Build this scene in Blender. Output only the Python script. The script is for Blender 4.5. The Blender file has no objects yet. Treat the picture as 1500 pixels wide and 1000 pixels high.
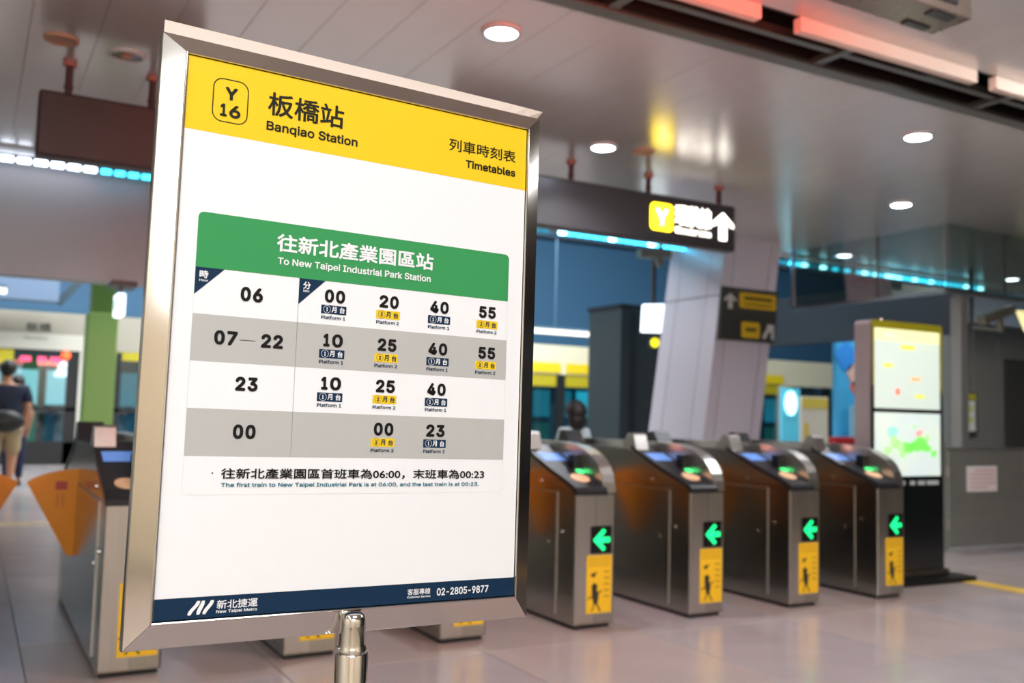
import bpy, bmesh, math, random
from mathutils import Vector, Matrix
random.seed(7)
S = 8.0 / 7.0            # world scale of the hall (camera height 1.2 m)
COL = bpy.context.scene.collection
SC = bpy.context.scene

# ------------------------------------------------------------------ camera, world, lights, exposure
R_ = Vector((0.872, -0.489, 0.026)); 
yaw, pit, rol = 0.5092, 0.078, 0.0256
F_ = Vector((math.sin(yaw) * math.cos(pit), math.cos(yaw) * math.cos(pit), math.sin(pit)))
r0 = Vector((math.cos(yaw), -math.sin(yaw), 0)); u0 = r0.cross(F_)
R_ = r0 * math.cos(rol) + u0 * math.sin(rol); U_ = u0 * math.cos(rol) - r0 * math.sin(rol)
cd = bpy.data.cameras.new('camera'); cam = bpy.data.objects.new('camera', cd); COL.objects.link(cam)
cam.matrix_world = Matrix(((R_.x, U_.x, -F_.x, 0), (R_.y, U_.y, -F_.y, 0), (R_.z, U_.z, -F_.z, 1.2), (0, 0, 0, 1)))
cd.sensor_width = 36; cd.lens = 1417.5181 * 36 / 1500
cd.shift_x = -(751.13 - 750) / 1500; cd.shift_y = (494.85 - 500) / 1500
cd.clip_start = 0.05; cd.clip_end = 200
cd.dof.use_dof = True; cd.dof.focus_distance = 1.60; cd.dof.aperture_fstop = 3.6; cd.dof.aperture_blades = 9
SC.camera = cam

wd = bpy.data.worlds.new('world'); SC.world = wd; wd.use_nodes = True
bg = wd.node_tree.nodes['Background']; bg.inputs[0].default_value = (0.75, 0.83, 0.95, 1); bg.inputs[1].default_value = 0.25
SC.view_settings.view_transform = 'Standard'; SC.view_settings.look = 'None'
SC.view_settings.exposure = 0.0; SC.view_settings.gamma = 1.0; SC.view_settings.use_curve_mapping = False

def area(name, loc, target, sx, sy, power, col=(1, 1, 1)):
    l = bpy.data.lights.new(name, 'AREA'); l.shape = 'RECTANGLE'; l.size = sx * S; l.size_y = sy * S; l.energy = power; l.color = col
    o = bpy.data.objects.new(name, l); COL.objects.link(o); o.location = Vector(loc) * S
    o.rotation_euler = (Vector(target) - Vector(loc)).to_track_quat('-Z', 'Y').to_euler(); return o
area('concourse_fill', (-0.6, -2.8, 2.4), (0.7, 1.5, 1.15), 2.6, 1.3, 86, (0.90, 0.97, 1))  # key lamp added behind the camera to brighten the board
area('concourse_fill', (3.2, 1.9, 2.97), (4.2, 4.6, 0.2), 1.0, 3.0, 130, (1, 0.97, 0.96))  # added out of view to light the gate fronts
area('concourse_fill', (-2.0, -0.4, 2.95), (-3.6, 0.4, 0.2), 2.6, 1.2, 250, (1, 0.95, 0.88))  # unseen lamp added to brighten the left wall mirrored in the frame
area('concourse_fill', (0.7, -0.3, 2.97), (0.85, 0.5, 0), 1.4, 1.0, 58, (1, 0.98, 0.94))  # added overhead, brightens the floor that the bottom rail reflects
area('concourse_fill', (-1.5, -3.0, 2.95), (-1.6, -4.6, 0.8), 2.6, 1.0, 190, (1, 0.96, 0.90))  # added lamp on the back wall, for the left rail's reflection
area('unseen_hall_light', (14.2, 7.8, 2.97), (14.4, 9.5, 0), 1.0, 2.4, 150, (1, 0.98, 0.96))  # added beyond the glass, unseen, to lift the grey right wall
area('unseen_hall_light', (5.6, 2.6, 2.98), (5.4, 4.0, 0.5), 0.6, 0.6, 40, (0.96, 0.97, 1))  # unseen, stands in for a downlight reflected in the direction sign
area('red_glow_fill', (1.9, 2.35, 2.3), (2.6, 3.9, 3.05), 1.6, 0.2, 25, (1, 0.16, 0.10))  # red lamp added below the display to strengthen the ceiling glow
area('concourse_fill', (4.5, -3.0, 2.95), (5.0, -4.6, 0.6), 6.0, 1.0, 260, (1, 0.95, 0.90))  # unseen lamp added to brighten the back wall the gates mirror
area('platform_fill', (4.0, 14.5, 5.2), (4.0, 17.0, 1.5), 16.0, 1.5, 1700, (0.86, 0.95, 1))  # added above the opening, out of view, to light the far wall
area('platform_fill', (13.0, 11.5, 5.2), (13.0, 13.5, 1.5), 12.0, 1.5, 1000, (0.82, 0.92, 1))  # unseen lamp added high over the right side of the platform
area('platform_fill', (3.5, 9.7, 4.8), (4.8, 10.5, 0), 9.0, 0.8, 800, (0.95, 0.98, 1))  # added, hidden above the ceiling edge; lifts green column and pillar

# ------------------------------------------------------------------ materials
def lin(c):
    return tuple((v / 255 / 12.92 if v / 255 <= 0.04045 else ((v / 255 + 0.055) / 1.055) ** 2.4) for v in c)
_M = {}
def mat(name, rgb, rough=0.5, metal=0.0, emit=0.0, noise=0.0, scale=8.0, spec=0.5, bump=0.0, stretch=None, coat=0.0, aniso=0.0):
    if name in _M: return _M[name]
    m = bpy.data.materials.new(name); m.use_nodes = True; nt = m.node_tree; b = nt.nodes['Principled BSDF']
    c = lin(rgb) + (1,)
    b.inputs['Base Color'].default_value = c; b.inputs['Roughness'].default_value = rough; b.inputs['Metallic'].default_value = metal
    b.inputs['Specular IOR Level'].default_value = spec; b.inputs['Coat Weight'].default_value = coat
    b.inputs['Anisotropic'].default_value = aniso
    if emit:
        b.inputs['Emission Color'].default_value = c; b.inputs['Emission Strength'].default_value = emit
    if noise or bump:
        tc = nt.nodes.new('ShaderNodeTexCoord'); mp = nt.nodes.new('ShaderNodeMapping'); nz = nt.nodes.new('ShaderNodeTexNoise')
        nt.links.new(tc.outputs['Object'], mp.inputs[0]); nt.links.new(mp.outputs[0], nz.inputs['Vector'])
        nz.inputs['Scale'].default_value = scale; nz.inputs['Detail'].default_value = 4
        if stretch: mp.inputs['Scale'].default_value = stretch
        if noise:
            mx = nt.nodes.new('ShaderNodeMix'); mx.data_type = 'RGBA'
            mx.inputs[6].default_value = tuple(v * (1 - noise) for v in c[:3]) + (1,)
            mx.inputs[7].default_value = tuple(min(1, v * (1 + noise)) for v in c[:3]) + (1,)
            nt.links.new(nz.outputs[0], mx.inputs[0]); nt.links.new(mx.outputs[2], b.inputs['Base Color'])
            if rough > 0.02:
                mr = nt.nodes.new('ShaderNodeMapRange'); mr.inputs[3].default_value = rough * 0.85; mr.inputs[4].default_value = rough * 1.15
                nt.links.new(nz.outputs[0], mr.inputs[0]); nt.links.new(mr.outputs[0], b.inputs['Roughness'])
        if bump:
            bp = nt.nodes.new('ShaderNodeBump'); bp.inputs['Strength'].default_value = bump; bp.inputs['Distance'].default_value = 0.002
            nt.links.new(nz.outputs[0], bp.inputs['Height']); nt.links.new(bp.outputs[0], b.inputs['Normal'])
    _M[name] = m; return m
def glassmat(name, tint, gloss=0.12, rough=0.02):
    if name in _M: return _M[name]
    m = bpy.data.materials.new(name); m.use_nodes = True; nt = m.node_tree; nt.nodes.remove(nt.nodes['Principled BSDF'])
    out = nt.nodes['Material Output']; t = nt.nodes.new('ShaderNodeBsdfTransparent'); g = nt.nodes.new('ShaderNodeBsdfGlossy')
    t.inputs[0].default_value = lin(tint) + (1,); g.inputs['Roughness'].default_value = rough; g.inputs[0].default_value = (0.9, 0.95, 1, 1)
    lw = nt.nodes.new('ShaderNodeLayerWeight'); lw.inputs[0].default_value = gloss + 0.2
    mr = nt.nodes.new('ShaderNodeMapRange'); mr.inputs[3].default_value = gloss; mr.inputs[4].default_value = 0.3
    mx = nt.nodes.new('ShaderNodeMixShader'); nt.links.new(lw.outputs['Facing'], mr.inputs[0]); nt.links.new(mr.outputs[0], mx.inputs[0])
    nt.links.new(t.outputs[0], mx.inputs[1]); nt.links.new(g.outputs[0], mx.inputs[2]); nt.links.new(mx.outputs[0], out.inputs[0])
    _M[name] = m; return m

STEEL = mat('brushed_steel', (196, 193, 188), 0.30, 1, noise=0.10, scale=6, stretch=(14, 14, 0.6))
STEEL_B = mat('steel_dim_reflection', (178, 176, 166), 0.36, 1, noise=0.10, scale=6, stretch=(14, 14, 0.6))
MIRROR = mat('polished_steel', (168, 166, 160), 0.19, 1, noise=0.10, scale=3, stretch=(1, 1, 0.5))
CHROME = mat('chrome', (205, 203, 200), 0.05, 1, noise=0.04, scale=4)
FRAME = mat('frame_steel', (212, 208, 202), 0.10, 1, noise=0.04, scale=9, stretch=(1, 1, 1))
BLACK = mat('black_plastic', (30, 32, 36), 0.35, noise=0.1)
DARK = mat('dark_grey_metal', (52, 54, 56), 0.4, 0.2, noise=0.1)

# ------------------------------------------------------------------ builders
BASE = {}
def tag(o, label=None, cat=None, group=None, kind=None):
    if label: o['label'] = label
    if cat: o['category'] = cat
    if group: o['group'] = group
    if kind: o['kind'] = kind
    return o
def empty(name, base, label=None, cat=None, group=None, rz=0):
    o = bpy.data.objects.new(name, None); COL.objects.link(o); o.empty_display_size = 0.1
    o.location = Vector(base) * S; o.rotation_euler = (0, 0, rz); BASE[o.name] = Vector(base)
    return tag(o, label, cat, group)
class MB:
    def __init__(s): s.v = []; s.f = []; s.mi = []; s.smooth = False; s.cur = 0
    def face(s, pts):
        n = len(s.v); s.v += [Vector(p) for p in pts]; s.f.append(list(range(n, n + len(pts)))); s.mi.append(s.cur); return s
    def box(s, a, b, bev=0.0):
        x0, y0, z0 = [min(p, q) for p, q in zip(a, b)]; x1, y1, z1 = [max(p, q) for p, q in zip(a, b)]
        if bev <= 0:
            n = len(s.v)
            s.v += [Vector(p) for p in ((x0, y0, z0), (x1, y0, z0), (x1, y1, z0), (x0, y1, z0), (x0, y0, z1), (x1, y0, z1), (x1, y1, z1), (x0, y1, z1))]
            for q in ((0, 3, 2, 1), (4, 5, 6, 7), (0, 1, 5, 4), (1, 2, 6, 5), (2, 3, 7, 6), (3, 0, 4, 7)):
                s.f.append([n + k for k in q]); s.mi.append(s.cur)
            return s
        bm = bmesh.new(); bmesh.ops.create_cube(bm, size=1)
        for v in bm.verts: v.co = Vector(((x0 + x1) / 2 + v.co.x * (x1 - x0), (y0 + y1) / 2 + v.co.y * (y1 - y0), (z0 + z1) / 2 + v.co.z * (z1 - z0)))
        bmesh.ops.bevel(bm, geom=bm.edges[:], offset=bev, segments=2, profile=0.5, affect='EDGES'); s.bm(bm); return s
    def bm(s, bm):
        n = len(s.v); bm.verts.index_update()
        s.v += [v.co.copy() for v in bm.verts]
        for f in bm.faces: s.f.append([n + v.index for v in f.verts]); s.mi.append(s.cur)
        bm.free()
    def prism(s, poly, axis, a, b):
        """poly = 2D points in the two other axes (order x,y,z with axis removed), extruded from a to b"""
        def put(p, t):
            p = list(p); p.insert(axis, t); return Vector(p)
        n = len(s.v); k = len(poly)
        s.v += [put(p, a) for p in poly] + [put(p, b) for p in poly]
        ar = sum(poly[i][0] * poly[(i + 1) % k][1] - poly[(i + 1) % k][0] * poly[i][1] for i in range(k))
        flip = (ar > 0) != (axis == 1)
        lo, hi = list(range(n, n + k)), list(range(n + k, n + 2 * k))
        s.f.append(lo[::-1] if flip else lo); s.f.append(hi if flip else hi[::-1]); s.mi += [s.cur] * 2
        for i in range(k):
            j = (i + 1) % k; q = [n + i, n + j, n + k + j, n + k + i]
            s.f.append(q if flip else q[::-1]); s.mi.append(s.cur)
        return s
    def cyl(s, c, r, h, axis=2, seg=24, r2=None):
        """cylinder or frustum from c along +axis by h"""
        r2 = r if r2 is None else r2; n = len(s.v)
        for (t, rr) in ((0, r), (h, r2)):
            for i in range(seg):
                a = 2 * math.pi * i / seg; p = [rr * math.cos(a), rr * math.sin(a)]; p.insert(axis, t); s.v.append(Vector(c) + Vector(p))
        s.f.append([n + i for i in range(seg)][::-1]); s.f.append([n + seg + i for i in range(seg)]); s.mi += [s.cur] * 2
        for i in range(seg):
            j = (i + 1) % seg; s.f.append([n + i, n + j, n + seg + j, n + seg + i]); s.mi.append(s.cur)
        return s
    def lathe(s, c, prof, seg=32):
        n = len(s.v); k = len(prof)
        for r, z in prof:
            for i in range(seg):
                a = 2 * math.pi * i / seg; s.v.append(Vector((c[0] + r * math.cos(a), c[1] + r * math.sin(a), c[2] + z)))
        for m in range(k - 1):
            for i in range(seg):
                j = (i + 1) % seg; s.f.append([n + m * seg + i, n + m * seg + j, n + (m + 1) * seg + j, n + (m + 1) * seg + i]); s.mi.append(s.cur)
        s.f.append([n + i for i in range(seg)][::-1]); s.f.append([n + (k - 1) * seg + i for i in range(seg)]); s.mi += [s.cur] * 2
        return s
    def ball(s, c, r, sc=(1, 1, 1), seg=16):
        bm = bmesh.new(); bmesh.ops.create_uvsphere(bm, u_segments=seg, v_segments=seg // 2 + 2, radius=r)
        for v in bm.verts: v.co = Vector((v.co.x * sc[0], v.co.y * sc[1], v.co.z * sc[2])) + Vector(c)
        s.bm(bm); return s
    def bar(s, a, b, w, h=None):
        """rectangular bar from a to b"""
        a, b = Vector(a), Vector(b); d = (b - a); L = d.length; h = h or w
        M = Matrix.Translation(a) @ d.to_track_quat('Z', 'Y').to_matrix().to_4x4()
        t = MB().box((-w / 2, -h / 2, 0), (w / 2, h / 2, L)); n = len(s.v)
        s.v += [M @ v for v in t.v]; s.f += [[n + k for k in f] for f in t.f]; s.mi += [s.cur] * len(t.f); return s
    def build(s, name, m, parent=None, base=None, M=None, scale=None, smooth=False):
        me = bpy.data.meshes.new(name)
        if base is None: base = BASE[parent.name] if parent is not None and parent.name in BASE else Vector((0, 0, 0))
        sc = S if scale is None else scale
        if M is not None: vs = [M @ v for v in s.v]
        else: vs = [(v - Vector(base)) * sc for v in s.v]
        me.from_pydata([tuple(v) for v in vs], [], s.f)
        ms = m if isinstance(m, (list, tuple)) else [m]
        for q in ms: me.materials.append(q)
        for p, i in zip(me.polygons, s.mi): p.material_index = min(i, len(ms) - 1)
        me.validate(); me.update()
        o = bpy.data.objects.new(name, me); COL.objects.link(o)
        if smooth or s.smooth:
            bm = bmesh.new(); bm.from_mesh(me); bmesh.ops.remove_doubles(bm, verts=bm.verts, dist=1e-5)
            for f in bm.faces: f.smooth = True
            for e in bm.edges:
                if len(e.link_faces) == 2 and e.calc_face_angle(0) > 0.6: e.smooth = False
            bm.to_mesh(me); bm.free()
        if parent is not None:
            o.parent = parent; BASE[o.name] = Vector(base)
        elif M is None: o.location = Vector(base) * S
        return o
def one(name, mb, m, base, label, cat, group=None, **k):
    o = mb.build(name, m, None, base, **k); return tag(o, label, cat, group)
def struct(name, mb, m, base=(0, 0, 0), **k):
    o = mb.build(name, m, None, base, **k); BASE[o.name] = Vector(base); o['kind'] = 'structure'; return o
def copy_tree(o, parent=None):
    c = o.copy(); COL.objects.link(c)
    if parent is not None: c.parent = parent
    for ch in list(o.children): copy_tree(ch, c)
    return c
LATIN = None
try:      # Blender's own bundled interface face; the default face is used if it is missing
    import os
    LATIN = bpy.data.fonts.load(os.path.join(bpy.utils.system_resource('DATAFILES'), 'fonts', 'Inter.woff2'))
except Exception: LATIN = None
def text_mesh(body, bold=0.0, latin=False):
    c = bpy.data.curves.new('text', 'FONT'); c.body = body; c.resolution_u = 3; c.offset = bold
    if latin and LATIN: c.font = LATIN
    o = bpy.data.objects.new('text', c); COL.objects.link(o)
    dg = bpy.context.evaluated_depsgraph_get()
    me = bpy.data.meshes.new_from_object(o.evaluated_get(dg))
    vs = [v.co.copy() for v in me.vertices]; fs = [list(p.vertices) for p in me.polygons]
    bpy.data.objects.remove(o); bpy.data.curves.remove(c); bpy.data.meshes.remove(me)
    return vs, fs
def put_text(mb, body, mode, x0, yb, x1, h, to3, bold=0.0):
    """x0..x1 extent, yb baseline/bottom, h height (cap height for L and D, full height for C); to3 maps (x, y) to a point"""
    lat = mode != 'C'
    vs, fs = text_mesh(body, 0, lat)
    a, b = min(v.x for v in vs), max(v.x for v in vs)
    if not lat: lo, hi = min(v.y for v in vs), max(v.y for v in vs)
    else:
        hv, _ = text_mesh('H', 0, True); lo, hi = min(v.y for v in hv), max(v.y for v in hv)
    # heavier strokes: the same outline laid down again a hair to each side
    w = bold * h * (0.8 if lat else 1.0); kx = (x1 - x0 - 2 * w) / (b - a); ky = (h - 2 * w) / (hi - lo)
    o3 = Vector(to3(0, 0)); nl = (Vector(to3(1, 0)) - o3).cross(Vector(to3(0, 1)) - o3).normalized() * (0.00003 if h < 0.05 else 0.0001)
    for ci_, (ox, oy) in enumerate([(0, 0)] if w <= 0 else [(math.cos(q), math.sin(q)) for q in [2 * math.pi * (i + 0.5) / 8 for i in range(8)]] + [(0, 0)]):
        n = len(mb.v)
        mb.v += [Vector(to3(x0 + w + (v.x - a) * kx + ox * w, yb + w + (v.y - lo) * ky + oy * w)) + nl * ci_ for v in vs]
        for f in fs: mb.f.append([n + k for k in f]); mb.mi.append(mb.cur)

def put_figures(mb, body, x0, yb, x1, h, to3, bold):
    w = [0.60 if ch == '1' else 1.0 for ch in body]; gap = 0.20; tot = sum(w) + gap * (len(body) - 1); k = (x1 - x0) / tot; x = x0
    for ch, ww in zip(body, w):
        put_text(mb, ch, 'L', x, yb, x + ww * k, h, to3, bold); x += (ww + gap) * k

# ------------------------------------------------------------------ the setting
GROUT = mat('floor_grout', (96, 92, 90), 0.6)
floor = struct('floor', MB().box((-4, -5, -0.2), (26, 22, -0.006)), GROUT)
TILES = [mat('granite_tile', (172, 160, 158), 0.22, noise=0.10, scale=3, bump=0.05), mat('granite_tile_warm', (164, 152, 148), 0.24, noise=0.12, scale=3, bump=0.05),
         mat('granite_tile_cool', (166, 158, 160), 0.20, noise=0.10, scale=4, bump=0.05)]
BEIGE_T = mat('beige_tile', (186, 168, 132), 0.3, noise=0.08, scale=5)
tile_me = {}
def tile(x, y, w, d, m):
    key = (round(w, 3), round(d, 3), m.name)
    if key not in tile_me:
        t = MB().box((0.002, 0.002, -0.02), (w - 0.002, d - 0.002, 0), 0.0015).build('tile', m, floor, (0, 0, 0)); tile_me[key] = t
    else:
        t = tile_me[key].copy(); COL.objects.link(t)
    t.location = Vector((x, y, 0)) * S; return t
TW = 0.9
ys = [(-0.65 + TW * k, TW) for k in range(-4, 11)] + [(9.25, 0.30)] + [(9.55 + TW * k, TW) for k in range(10)]
for (y0, dy) in ys:
    for i in range(-2, 24):
        x0 = -1.55 + TW * i
        if y0 < -0.7:
            if x0 < 3.0: tile(x0, y0, TW, dy, random.choice(TILES))
            continue
        if x0 + TW < -0.35 * (1 + 0.06 * y0) or x0 > 1.72 * (y0 + dy) + 1.2: continue
        tile(x0, y0, TW, dy, BEIGE_T if dy < 0.5 else random.choice(TILES))
# yellow guiding strip on the floor at right
one('floor_strip', MB().box((5.875, -0.5, 0.0005), (6.035, 4.44, 0.004), 0.001), mat('yellow_floor_tape', (214, 178, 62), 0.5, noise=0.1), (5.95, 2, 0.0005),
    'yellow guiding strip laid on the floor beside the digital totem', 'floor strip')

CEILM = mat('ceiling_panel_metal', (212, 207, 203), 0.21, 0.38, noise=0.04, scale=2, stretch=(3, 0.5, 1))
ceil = struct('ceiling', MB().box((-4, -5, 3.085), (20, 3.40, 3.2)).box((-4, 3.88, 3.085), (20, 8.43, 3.2)).box((-4, 8.43, 3.04), (20, 8.95, 3.25)), mat('ceiling_backing', (190, 186, 184), 0.7))
pm = {}
def cpanel(x, y0, y1, w=0.3333):
    key = (round(y0, 2), round(w, 3))
    if key not in pm:
        p = MB().box((0.0012, y0, 3.05), (w - 0.0012, y1, 3.084), 0.001).build('panel', CEILM, ceil, (0, 0, 0)); pm[key] = p
    else: p = pm[key].copy(); COL.objects.link(p)
    p.location = Vector((x, 0, 0)) * S
for k in range(-4, 52):
    x = 0.163 + 0.33333 * k
    if x < 6: cpanel(x, 0.4, 3.395)
    cpanel(x, 3.885, 8.43)
# long lamp slot in the ceiling, with its rails
TRIM = mat('slot_trim_metal', (112, 112, 104), 0.35, 0.7, noise=0.08)
slot = struct('trim_1', MB().box((-4, 3.395, 3.05), (20, 3.41, 3.40)).box((-4, 3.87, 3.05), (20, 3.885, 3.40)).box((-4, 3.395, 3.40), (20, 3.885, 3.42)), mat('slot_dark', (38, 33, 30), 0.6))
MB().box((-4, 3.80, 3.03), (20, 3.90, 3.056), 0.004).build('far_trim', TRIM, slot)
MB().box((-4, 3.62, 3.05), (20, 3.665, 3.10)).build('rail', TRIM, slot)
for k in range(-3, 9):
    MB().box((2.60 + 1.39 * k, 3.41, 3.04), (2.66 + 1.39 * k, 3.87, 3.075)).build('crossbar', TRIM, slot)
DIFF = mat('lamp_diffuser', (226, 208, 192), 0.45, noise=0.04)
for k, (a, b) in enumerate([(0.75, 1.9), (2.0, 3.22), (3.48, 4.85), (5.02, 6.4), (6.55, 7.95), (8.1, 9.5)]):
    MB().box((a, 3.385, 2.975), (b, 3.44, 3.05), 0.006).build('diffuser', DIFF, slot)

# far walls
BLUE = mat('blue_wall_paint', (62, 108, 142), 0.55, noise=0.06, scale=0.6)
struct('wall_far', MB().box((-6, 20.6, 0), (30, 20.8, 6)), BLUE)
struct('ceiling_far', MB().box((-6, 8.95, 5.4), (30, 20.8, 5.6)), mat('far_ceiling_paint', (60, 78, 92), 0.7))
struct('wall_bulkhead', MB().box((-4, 8.95, 2.087), (3.2, 9.15, 3.25)), mat('bulkhead_panel', (168, 170, 174), 0.5, 0.2, noise=0.03, scale=1.5))
struct('trim_2', MB().box((-4, 9.15, 3.04), (20, 9.25, 5.5)), mat('upper_fascia', (60, 96, 122), 0.6))
struct('wall_back', MB().box((-4, -5.2, 0), (20, -5, 3.4)), mat('cream_wall', (226, 214, 192), 0.6, noise=0.04, scale=1))
struct('wall_left', MB().box((-4.2, -5, 0), (-4, 20.6, 5.5)), mat('cream_wall_b', (214, 206, 190), 0.6, noise=0.04, scale=1))
GW = mat('grey_wall_panel', (108, 108, 104), 0.5, noise=0.06, scale=1.5)
wr = struct('wall_right', MB().box((14.9, 11.0, 0), (16.39, 11.2, 4.2)).box((16.39, 11.0, 2.28), (24, 11.2, 4.2)).box((19, 11, 0), (24, 11.2, 2.3)), GW)
MB().box((15.5, 10.97, 0), (15.62, 11.0, 4.2)).box((16.2, 10.97, 0), (16.30, 11.0, 2.6)).build('pilaster', GW, wr)
d1 = struct('door_1', MB().box((16.39, 11.05, 0), (17.65, 11.1, 2.28)).box((17.7, 11.05, 0), (19, 11.1, 2.28)), mat('dark_door', (62, 62, 60), 0.45, noise=0.05), (16.39, 11.05, 0))
MB().box((17.5, 11.0, 0.95), (17.56, 11.05, 1.35)).build('handle', STEEL, d1)
struct('wall_side', MB().box((24, -5, 0), (24.2, 20.6, 5.5)), GW)
fas = struct('beam_1', MB().box((13.0, 9.55, 2.45), (13.35, 17.2, 3.3)), mat('dark_fascia', (22, 32, 42), 0.5, noise=0.08))
struct('beam_2', MB().box((13.0, 9.4, 2.62), (20, 9.55, 3.3)), mat('grey_fascia', (64, 76, 86), 0.5, noise=0.08))
struct('beam_3', MB().box((-4, 16.9, 2.64), (1.15, 17.2, 3.0)), mat('duct_grey', (92, 110, 134), 0.5))
struct('beam_4', MB().bar((1.15, 17, 2.62), (1.75, 17, 3.4), 0.12), mat('brace_dark', (24, 48, 60), 0.5))

# leaning pillar clad in panels
PCOL = mat('pillar_panel', (208, 204, 216), 0.38, 0.25, noise=0.04, scale=1.5)
lean = 0.14
def PX(x, z): return x + lean * z
pil = struct('pillar', MB(), PCOL) if False else None
pb = MB()
def shear_box(mb, x0, x1, y0, y1, z0, z1):
    n = len(mb.v)
    mb.v += [Vector((PX(x, z), y, z)) for z in (z0, z1) for (x, y) in ((x0, y0), (x1, y0), (x1, y1), (x0, y1))]
    for q in ((0, 3, 2, 1), (4, 5, 6, 7), (0, 1, 5, 4), (1, 2, 6, 5), (2, 3, 7, 6), (3, 0, 4, 7)): mb.f.append([n + k for k in q]); mb.mi.append(mb.cur)
shear_box(pb, 6.705, 7.465, 8.015, 8.935, 0, 3.07)
pil = struct('pillar', pb, mat('pillar_joint', (70, 68, 74), 0.6), (6.7, 8, 0))
for (z0, z1) in ((0.0, 2.385), (2.40, 3.05)):
    for (a, b) in ((6.69, 6.82), (6.83, 7.34), (7.35, 7.48)):
        m_ = MB(); shear_box(m_, a, b, 7.995, 8.02, z0, z1); m_.build('panel', PCOL, pil)
    for (a, b) in ((8.0, 8.22), (8.23, 8.72), (8.73, 8.95)):
        m_ = MB(); shear_box(m_, 6.685, 6.71, a, b, z0, z1); m_.build('panel', PCOL, pil)

# green column beyond the gates at left
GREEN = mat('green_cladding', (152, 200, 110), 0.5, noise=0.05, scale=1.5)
gc = struct('column', MB().box((1.07, 11.02, 2.0), (1.30, 11.3, 5.0)), mat('green_cladding_shaded', (104, 150, 66), 0.5, noise=0.05), (1.07, 11, 0))  # upper part in darker green: its shade is put into the colour
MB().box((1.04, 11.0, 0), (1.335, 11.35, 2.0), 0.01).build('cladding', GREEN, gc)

# smoke curtain of glass with rails
SG = glassmat('smoke_glass', (196, 206, 200), 0.13)
RAIL = mat('rail_metal', (150, 152, 158), 0.3, 0.8, noise=0.05)
sg = empty('smoke_curtain', (8.41, 6.23, 2.35), 'tinted glass smoke curtain hanging below the ceiling at right', 'smoke curtain')
for (a, b) in ((6.26, 7.07), (7.09, 8.29)):
    MB().box((8.405, a, 2.385), (8.413, b, 3.05)).build('pane', SG, sg)
for (a, b) in ((8.44, 9.32), (9.34, 10.6), (10.62, 12.2)):
    MB().box((a, 6.226, 2.385), (b, 6.234, 3.05)).build('pane', SG, sg)
MB().box((8.395, 6.23, 2.352), (8.425, 8.31, 2.385)).build('rail', RAIL, sg)
MB().box((8.395, 6.215, 2.352), (12.2, 6.245, 2.385)).build('rail', RAIL, sg)
JM = mat('glass_joint', (80, 84, 80), 0.5)
for y in (7.08,): MB().box((8.402, y - 0.012, 2.385), (8.416, y + 0.012, 3.05)).build('joint', JM, sg)
for x in (9.33, 10.61): MB().box((x - 0.012, 6.222, 2.385), (x + 0.012, 6.238, 3.05)).build('joint', JM, sg)
MB().box((8.395, 8.28, 2.352), (8.43, 8.33, 3.05)).build('hanger', RAIL, sg)
MB().box((8.403, 6.222, 2.352), (8.419, 6.238, 3.05)).build('corner_post', mat('corner_post_m', (84, 80, 76), 0.7, 0.0), sg)
one('steel_post', MB().box((8.645, 6.26, 0), (8.765, 6.38, 2.352), 0.008), mat('pale_post', (150, 152, 150), 0.4, 0.4, noise=0.04), (8.67, 6.3, 0),
    'tall pale square steel post standing behind the steel barrier', 'post')

# ------------------------------------------------------------------ LED strip along the ceiling edge
led = empty('led_strip', (0, 8.72, 3.0), 'row of small white and cyan LED lamps along the far ceiling edge', 'light strip')
LW = mat('led_white', (225, 238, 255), 0.5, emit=7); LC = mat('led_cyan', (60, 205, 245), 0.5, emit=4.5); LD = mat('led_teal_dim', (40, 150, 180), 0.5, emit=0.9); LB = mat('led_cyan_bright', (150, 232, 255), 0.5, emit=12)
MB().box((-1.0, 8.70, 3.01), (12.6, 8.80, 3.04)).build('rail', DARK, led)
me_ = {}
x = -0.10
while x < 12.45:
    if x < 0.83: m_ = LW
    elif x < 1.3: m_ = LC
    elif x < 5.3: m_ = LD
    else: m_ = random.choice([LC, LC, LC, LB, LD] if x > 8 else [LC, LB, LC])
    if not (0.78 < x < 0.84) and not (5.25 < x < 5.32):
        L = 0.098 if x < 0.83 else 0.082
        key = m_.name
        if key not in me_: me_[key] = MB().box((-L / 2, 8.665, 2.972), (L / 2, 8.715, 3.012), 0.008).build('lamp', m_, led, (0, 8.72, 3.0)); o = me_[key]
        else: o = me_[key].copy(); COL.objects.link(o)
        o.location = Vector((x, 0, 0)) * S
    x += 0.124 if x < 0.83 else 0.108

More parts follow.
